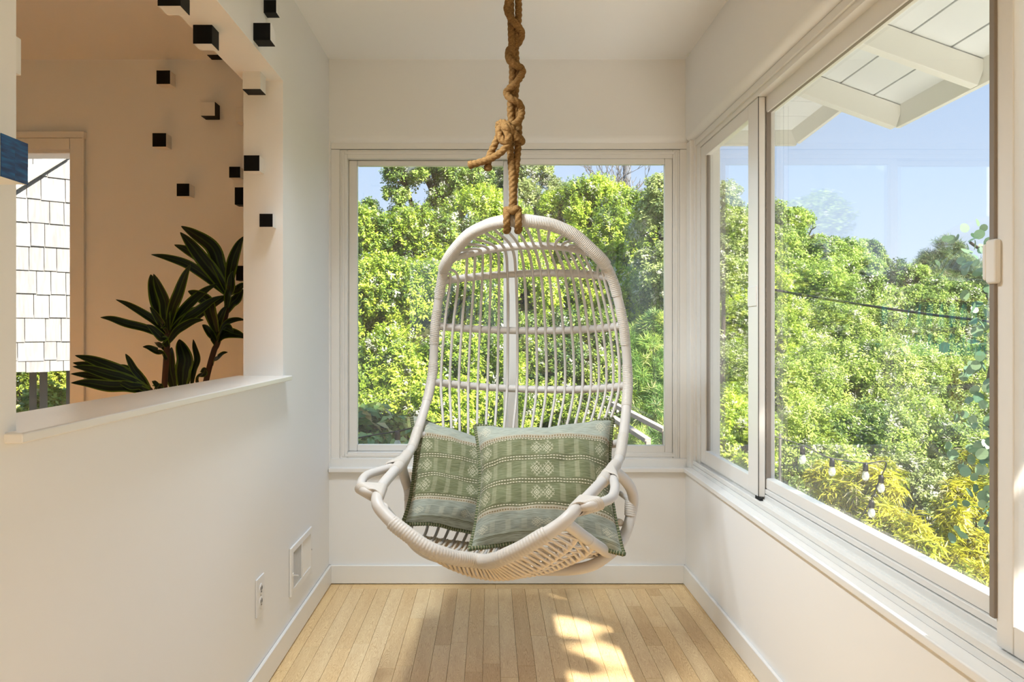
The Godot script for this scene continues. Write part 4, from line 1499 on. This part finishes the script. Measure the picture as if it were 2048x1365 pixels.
	foliage_plant("leafy_shrub", "shaded shrub low behind the chair's lattice in the back window", "shrub", g, [[1050, 740, 8.2, 100], [1130, 760, 8.0, 110], [1210, 730, 8.2, 95], [1100, 860, 7.6, 110], [1200, 850, 7.8, 90], [1010, 840, 7.5, 80]], oak, 107, 0.8)
	foliage_plant("slender_tree", "slender light tree along the right edge of the back window", "tree", g, [[1322, 395, 8.6, 44], [1330, 460, 8.6, 60], [1325, 540, 8.5, 62], [1345, 620, 8.5, 60]], olive, 108)
	foliage_plant("feathery_shrub", "soft feathery yellow-green shrub low at the right of the back window", "shrub", g, [[1290, 690, 6.4, 34], [1312, 660, 6.4, 30], [1282, 755, 6.3, 40], [1318, 740, 6.3, 36], [1308, 815, 6.1, 34], [1320, 880, 6.0, 34], [1275, 830, 6.2, 26], [1270, 890, 5.9, 24]], soft, 109, 1.0, 0.03)
	foliage_plant("broadleaf_shrub", "broad-leaved shrub in the lower left corner of the back window", "shrub", g, [[735, 865, 5.0, 42], [785, 890, 5.0, 44], [715, 905, 4.9, 50], [760, 850, 5.2, 30]], broad, 110, 1.0, 0.03)
	# ---- seen through the side window
	foliage_plant("oak_tree", "tall loose tree in the far narrow pane of the side window", "tree", g, [[1432, 420, 10.5, 46], [1445, 480, 10.5, 62], [1425, 560, 10.3, 80], [1440, 660, 10.0, 80], [1425, 770, 9.6, 80]], olive, 111, 0.85, 0.1)
	foliage_plant("oak_tree", "yellow-green tree beside the mullion in the far narrow pane", "tree", g, [[1480, 440, 12.5, 40], [1500, 500, 12.4, 60], [1495, 590, 12.0, 70], [1490, 700, 11.6, 90], [1480, 820, 10.8, 80]], bright, 112)
	foliage_plant("leafy_shrub", "low bright shrub at the bottom of the far narrow pane", "shrub", g, [[1440, 850, 7.2, 60], [1490, 880, 7.0, 60], [1420, 910, 6.8, 50], [1500, 950, 6.6, 45]], bright, 113)
	foliage_plant("oak_tree", "highest round-topped tree left in the wide pane, against the sky", "tree", g, [[1548, 440, 14.5, 34], [1580, 470, 14.5, 40], [1612, 475, 14.4, 30], [1560, 530, 14.2, 65], [1630, 540, 14.0, 60], [1590, 600, 13.5, 80]], far, 114, 1.0, 0.12)
	foliage_plant("oak_tree", "round oak crown in the middle of the wide pane's skyline", "tree", g, [[1680, 535, 14.6, 48], [1650, 515, 14.8, 34], [1700, 580, 14.0, 60], [1640, 620, 13.2, 80], [1740, 600, 14.4, 50]], far, 115, 1.0, 0.12)
	foliage_plant("oak_tree", "small round-crowned tree standing alone in the dip of the skyline", "tree", g, [[1735, 512, 18.0, 24], [1715, 500, 18.0, 18], [1755, 525, 18.0, 18], [1740, 560, 17.6, 34]], far, 116, 1.1, 0.12)
	foliage_plant("oak_tree", "dark rounded oak right of the dip in the wide pane's skyline", "tree", g, [[1815, 575, 15.5, 42], [1850, 600, 15.4, 44], [1790, 620, 15.0, 50], [1830, 660, 14.6, 70], [1900, 640, 15.0, 70]], far, 117, 1.0, 0.12)
	foliage_plant("pine_tree", "tall blue-green pine at the right of the wide pane's skyline", "tree", g, [[1885, 510, 17.5, 30], [1865, 535, 17.4, 26], [1905, 550, 17.3, 40], [1935, 575, 17.2, 46], [1970, 600, 17.0, 50], [1880, 590, 17.0, 40]], pine, 118, 1.3, 0.14)
	foliage_plant("oak_tree", "wide oak across the middle of the slope, under the black cable", "tree", g, [[1570, 690, 12.0, 80], [1650, 700, 12.2, 85], [1730, 700, 12.4, 85], [1810, 720, 12.6, 85], [1900, 730, 12.6, 90], [1980, 740, 12.4, 80]], slope, 119, 1.0, 0.12)
	foliage_plant("oak_tree", "pale green tree spreading over the middle of the wide pane", "tree", g, [[1560, 800, 10.2, 90], [1650, 800, 10.4, 100], [1750, 800, 10.6, 100], [1850, 820, 10.8, 100], [1950, 830, 10.8, 90]], slope, 120, 1.0, 0.12)
	foliage_plant("leafy_shrub", "grey-green shrub low on the slope beyond the string of bulbs", "shrub", g, [[1560, 900, 9.0, 70], [1640, 900, 9.0, 90], [1740, 910, 9.0, 100], [1840, 920, 9.0, 100], [1940, 930, 9.0, 90], [1600, 980, 8.4, 80], [1700, 1000, 8.2, 90]], slope, 121)
	foliage_plant("leafy_shrub", "low shrub in the bottom right corner of the wide pane", "shrub", g, [[1800, 1010, 8.0, 90], [1900, 1030, 8.0, 90], [1980, 1060, 7.8, 90], [1850, 1110, 7.0, 80], [1950, 1150, 6.8, 90], [1760, 1090, 7.2, 80]], olive, 122)
	foliage_plant("bamboo", "yellow bamboo under the string of bulbs", "bamboo", g, [[1650, 965, 6.6, 28], [1690, 1000, 6.4, 40], [1745, 1000, 6.3, 46], [1740, 1060, 6.1, 46], [1790, 1070, 6.0, 40], [1775, 960, 6.5, 26], [1830, 1110, 5.8, 44]], bamboo, 123, 0.8, 0.02)
	foliage_plant("bamboo", "yellow bamboo by the right edge of the wide pane", "bamboo", g, [[1960, 935, 6.4, 34], [1985, 980, 6.3, 40], [1905, 1010, 6.2, 34], [1925, 1060, 6.0, 44], [1950, 1010, 6.2, 40], [1970, 1190, 5.6, 40], [1905, 1150, 5.7, 36]], bamboo, 124, 0.8, 0.02)
	# tree beside the house whose crown breaks up the sunlight; one bough reaches into view
	var rt := thing("round_leaved_tree", "tree with round blue-green leaves reaching in at the right edge of the wide pane", "tree", V(4.6, ground_y(4.6, -1.4), -1.4))
	var o := rt.position
	mb = MB.new()
	mb.tube(resample(spline([V(0, -0.1, 0), V(0.1, 2.4, 0.1), V(-0.1, 4.6, 0.8), V(-0.5, 7.0, 1.8)], 8), 0.12), 0.12, 10)
	put("trunk", mb, M.bark, rt)
	var boughs := [[V(4.6, 0.4, -1.35), V(3.6, 0.85, -2.4), P(2040, 560, 3.7), P(1990, 520, 3.8), P(1940, 485, 3.9)], [V(3.9, 0.75, -2.1), V(3.2, 0.6, -2.9), P(2040, 640, 3.7), P(1995, 690, 3.8), P(1975, 760, 3.9)],
		[V(4.6, -0.4, -1.4), V(3.8, 0.1, -2.5), P(2060, 850, 3.7), P(1990, 897, 3.9), P(1950, 915, 4.0)], [V(3.8, 0.1, -2.5), P(2070, 900, 3.6), P(2000, 1000, 3.7), P(1970, 1050, 3.8)]]
	mb = MB.new()
	var lv := []
	var lc := []
	var r := RandomNumberGenerator.new()
	r.seed = 77
	for b in boughs:
		var q := []
		for p in b: q.append(p - o)
		var pts := resample(spline(q, 10), 0.05)
		var m := pts.size()
		mb.tube(pts, 0.02, 7, false, func(i: int, _s: float, _a: float) -> float: return 0.024 * (1.0 - 0.7 * i / m))
		for i in range(int(m * 0.5), m):
			for k in 7:
				var p := pts[i] + V(r.randfn(), r.randfn(), r.randfn()) * 0.085
				var up := V(r.randfn(), r.randfn() + 0.4, r.randfn() + 0.8).normalized()
				var sx := up.cross(V(0.3, 1, 0.2)).normalized()
				var s := r.randf_range(0.7, 1.2)
				lv.append(Transform3D(Basis(sx, up, sx.cross(up)).scaled(V(s, s, s)), p))
				lc.append(Color(0.10, 0.24, 0.13).lerp(Color(0.26, 0.38, 0.20), r.randf()))
	put("boughs", mb, M.bark, rt)
	var disc := MB.new()
	var dc := disc.vert(Vector3.ZERO, Vector3.UP)
	for k in 10:
		var a := TAU * k / 10.0
		disc.vert(V(cos(a) * 0.025, 0.002 * cos(a * 2.0), sin(a) * 0.027), Vector3.UP)
	for k in 10:
		disc.tri(dc, 1 + k, 1 + (k + 1) % 10)
	scatter("foliage", rt, disc.mesh(), lm, lv, lc)
	# the crown, well above the window and out of view
	lv = []; lc = []
	for i in 2600:
		var p := V(3.9 + r.randfn() * 0.45, 4.9 + r.randfn() * 0.7, -0.3 + r.randfn() * 0.55)
		if p.z > 0.55: p.z = 0.55 - (p.z - 0.55)
		if i % 55 == 0: p = V(3.9 + r.randfn() * 0.5, 4.8 + r.randfn() * 0.7, 1.0 + r.randfn() * 0.35)
		var up := V(r.randfn(), r.randfn() + 0.6, r.randfn()).normalized()
		var sx := up.cross(V(0.3, 1, 0.2)).normalized()
		var s := r.randf_range(2.2, 3.4)
		lv.append(Transform3D(Basis(sx, up, sx.cross(up)).scaled(V(s, s, s)), p - o))
		lc.append(Color(0.10, 0.24, 0.10).lerp(Color(0.24, 0.36, 0.14), r.randf()))
	scatter("crown_foliage", rt, disc.mesh(), lm, lv, lc)
	# bare tree and pole on the skyline of the back window
	var bt := thing("bare_tree", "leafless tree of fine upright twigs against the sky behind the utility pole", "tree", P(1225, 620, 19.0))
	mb = MB.new()
	r.seed = 5
	twigs(mb, Vector3.ZERO, V(0, 1, 0), 1.7, 0.028, 0, r)
	put("branches", mb, paint(Color(0.47, 0.44, 0.40), 0.9), bt)
	var pole := thing("utility_pole", "grey wooden utility pole at the top right of the back window", "pole", P(1254, 640, 21.0))
	mb = MB.new()
	mb.lathe(Vector3.ZERO, [[0.0, -1.0], [0.125, -1.0], [0.115, 3.0], [0.11, 6.5], [0.0, 6.5]], 16)
	put("post", mb, paint(Color(0.47, 0.49, 0.52), 0.9), pole)
	# thick black cable across the wide pane
	var cab := thing("power_cable", "thick black cable sloping across the wide pane of the side window", "cable", P(1540, 578, 9.5))
	mb = MB.new()
	var c0 := cab.position
	mb.tube(spline([P(1380, 540, 9.9) - c0, P(1540, 578, 9.4) - c0, P(1700, 606, 8.8) - c0, P(1850, 628, 8.2) - c0, P(1985, 645, 7.6) - c0, P(2150, 668, 7.0) - c0], 8), 0.015, 8)
	put("wire", mb, M.cable, cab)
	# string of garden bulbs
	strings("string_lights", "black string of clear garden bulbs hanging outside the wide pane", [[1545, 872], [1610, 893], [1650, 913], [1690, 922], [1735, 927], [1772, 925], [1757, 965], [1738, 1010], [1720, 1037], [1690, 1075]], 5.0,
		[[1605, 893], [1664, 917], [1731, 926], [1762, 950], [1743, 1000]])
	strings("string_lights", "thin garden bulb string at the lower left of the back window", [[700, 880], [740, 872], [800, 862], [850, 850], [900, 842]], 4.6, [[795, 862]])
	var pl := thing("garden_pole", "thin grey metal pole beside the mullion holding the bulb string", "pole", V(P(1560, 900, 5.1).x, ground_y(P(1560, 900, 5.1).x, -5.1), -5.1))
	mb = MB.new()
	mb.tube(PackedVector3Array([V(0, -0.1, 0), V(0, 1.2, 0), V(0, P(1560, 868, 5.1).y - pl.position.y, 0)]), 0.009, 8)
	put("post", mb, M.metal, pl)
	# weathered beams at the right of the back window
	for b in [[1225, 808, 1330, 862, 5.6, "upper weathered beam slanting past the feathery shrub"], [1225, 836, 1296, 882, 5.5, "lower weathered beam slanting past the feathery shrub"]]:
		var a := P(b[0], b[1], b[4] + 0.25)
		var e := P(b[2], b[3], b[4] - 0.25)
		var bm := thing("wooden_beam", "grey " + b[5], "beam", (a + e) * 0.5)
		mb = MB.new()
		mb.bar(a - bm.position, e - bm.position, 0.05, 0.035, 0.004)
		put("timber", mb, M.greywood, bm)
		var pp := MB.new()
		var foot := V(e.x, ground_y(e.x, e.z), e.z) - bm.position
		pp.bar(foot, e - bm.position, 0.035, 0.035, 0.003, V(1, 0, 0))
		put("post", pp, M.greywood, bm)
	build_neighbour()

func twigs(mb: MB, from: Vector3, dir: Vector3, ln: float, r: float, depth: int, rg: RandomNumberGenerator) -> void:
	var to := from + dir * ln
	var mid := from.lerp(to, 0.5) + V(rg.randfn(), rg.randfn(), rg.randfn()) * ln * 0.04
	mb.tube(PackedVector3Array([from, mid, to]), r, 5, false, func(i: int, _s: float, _a: float) -> float: return r * (1.0 - 0.2 * i))
	if depth >= 6: return
	for k in (4 if depth < 2 else 2):
		var d := (dir + V(rg.randfn() * 0.36, 0.15 + rg.randfn() * 0.15, rg.randfn() * 0.3)).normalized()
		twigs(mb, from.lerp(to, rg.randf_range(0.55, 1.0)), d, ln * rg.randf_range(0.58, 0.8), maxf(r * 0.6, 0.007), depth + 1, rg)

func strings(called: String, label: String, wire: Array, d: float, bulbs: Array) -> void:
	var o := thing(called, label, "string lights", P(wire[0][0], wire[0][1], d))
	var p := []
	for w in wire: p.append(P(w[0], w[1], d) - o.position)
	var mb := MB.new()
	mb.tube(spline(p, 6), 0.0042, 6)
	put("cord", mb, M.cable, o)
	for b in bulbs:
		var c := P(b[0], b[1], d) - o.position
		mb = MB.new()
		mb.lathe(c, [[0.0, 0.0], [0.013, -0.002], [0.017, -0.02], [0.018, -0.055], [0.0, -0.057]], 10)
		put("bulb_socket", mb, M.cable, o)
		mb = MB.new()
		mb.lathe(c, [[0.012, -0.057], [0.022, -0.075], [0.024, -0.095], [0.016, -0.116], [0.0, -0.122]], 12)
		put("bulb", mb, M.bulb, o)

func build_neighbour() -> void:
	# white shingled wall seen through the window of the neighbouring room
	var a := V(-3.47, 0.82, -5.0)
	var e := V(0.766, 0, -0.643)
	var nrm := V(0.643, 0, 0.766)
	var t := thing("shingled_building", "white shingled building outside the left window, its lower edge above posts", "building", a)
	var bs := Basis(e, Vector3.UP, nrm)
	var mb := MB.new()
	mb.obox(Transform3D(bs, e * 0.5 + V(0, 1.35, 0) - nrm * 0.06), V(2.4, 2.7, 0.10), 0.002)
	put("sheathing", mb, M.extwhite, t)
	var r := RandomNumberGenerator.new()
	r.seed = 19
	var y := 0.0
	for c in 14:
		var h: float = 0.078 if c == 0 else (0.132 if c == 1 else 0.166)
		var s := -0.7 + r.randf() * 0.08
		while s < 1.55:
			var w := r.randf_range(0.07, 0.16)
			mb = MB.new()
			var yo := r.randf_range(-0.004, 0.004)
			var tilt := Basis(e, -0.055)
			mb.obox(Transform3D(tilt * bs, e * (s + w / 2) + V(0, y + yo + (h + 0.02) / 2, 0) + nrm * (0.008 + r.randf() * 0.003)), V(w - 0.0035, h + 0.02, 0.013), 0.0008, Vector2(r.randf(), r.randf()), 2.0)
			put("shingle", mb, M.shingle[r.randi() % 3], t)
			s += w
		y += h
	# slanting rake board; a grey bar stands in for its shadowed underside
	mb = MB.new()
	var q0 := P(20, 372, 5.13) - a
	var q1 := P(133, 303, 5.37) - a
	mb.bar(q0 + nrm * 0.03, q1 + nrm * 0.03, 0.075, 0.03, 0.003, nrm)
	put("rake_board", mb, M.extwhite, t)
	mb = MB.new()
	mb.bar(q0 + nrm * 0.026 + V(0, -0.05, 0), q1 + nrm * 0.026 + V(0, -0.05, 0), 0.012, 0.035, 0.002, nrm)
	put("underside_shadow", mb, M.metal, t)
	for p in [[66, 14, 5.75], [87, 15, 5.6], [137, 9, 5.9]]:
		mb = MB.new()
		var x: Vector3 = P(p[0], 735, p[2]) - a
		var g := ground_y(x.x + a.x, x.z + a.z) - a.y
		var w: float = p[1] * p[2] / F / 2
		mb.box(V(x.x - w, g, x.z - w * 0.3), V(x.x + w, 0.03, x.z + w * 0.3), 0.004)
		put("post", mb, M.greywood, t)
	mb = MB.new()
	mb.obox(Transform3D(bs, e * 0.5 + V(0, 0.04, 0) - nrm * 0.6), V(2.4, 0.06, 1.1), 0.002)
	put("floor_frame", mb, M.greywood, t)
	var pa := thing("garden_parasol", "pale blue garden parasol under the shingled wall in the left window", "parasol", V(P(78, 742, 14.0).x, ground_y(P(78, 742, 14.0).x, -14.0), -14.0))
	var top := P(78, 738, 14.0).y - pa.position.y
	mb = MB.new()
	mb.lathe(V(0, top, 0), [[0.0, 0.06], [0.2, 0.0], [0.45, -0.20], [0.44, -0.24]], 16)
	put("canopy", mb, M.parasol, pa)
	mb = MB.new()
	mb.tube(PackedVector3Array([V(0, -0.05, 0), V(0, top * 0.5, 0), V(0, top, 0)]), 0.02, 8)
	put("pole", mb, M.metal, pa)
	var lm := leaf_mat()
	foliage_plant("leafy_shrub", "yellow-green shrub behind the posts in the left window", "shrub", "sunlit trees and shrubs outside the windows", [[50, 800, 8.5, 46], [110, 790, 8.6, 48], [140, 770, 8.8, 40], [80, 840, 8.0, 50], [20, 780, 8.8, 40], [150, 830, 8.2, 44]],
		{"mesh": sprig(11, 0.06, 0.032, 0.085, 41), "mat": lm, "dark": Color(0.12, 0.2, 0.03), "mid": Color(0.38, 0.46, 0.06), "light": Color(0.6, 0.62, 0.1), "odd": Color(0.5, 0.4, 0.1), "odd_share": 0.05, "per": 480.0, "size": 1.0}, 130)
	# teal deck, seen in the reflection of the side window
	var dk := thing("teal_deck", "teal painted deck with railing, mirrored in the wide pane of the side window", "deck", V(-3.2, ground_y(-3.2, -8.4), -8.4))
	var o := dk.position
	mb = MB.new()
	mb.box(V(-4.05, 0.85, -9.2) - o, V(-2.3, 0.97, -8.0) - o, 0.004)
	put("floor_frame", mb, M.teal, dk)
	mb = MB.new()
	mb.box(V(-4.05, 1.42, -8.05) - o, V(-2.3, 1.46, -7.98) - o, 0.003)
	put("handrail", mb, M.redwood, dk)
	for i in 15:
		mb = MB.new()
		var xx := -2.35 - i * 0.12
		mb.box(V(xx - 0.018, 0.97, -8.04) - o, V(xx + 0.018, 1.42, -8.0) - o, 0.002)
		put("baluster", mb, M.teal, dk)
	for xx in [-2.5, -3.2, -3.95]:
		mb = MB.new()
		mb.box(V(xx - 0.05, o.y - 0.1, -8.2) - o, V(xx + 0.05, 0.85, -8.1) - o, 0.003)
		put("post", mb, M.redwood, dk)
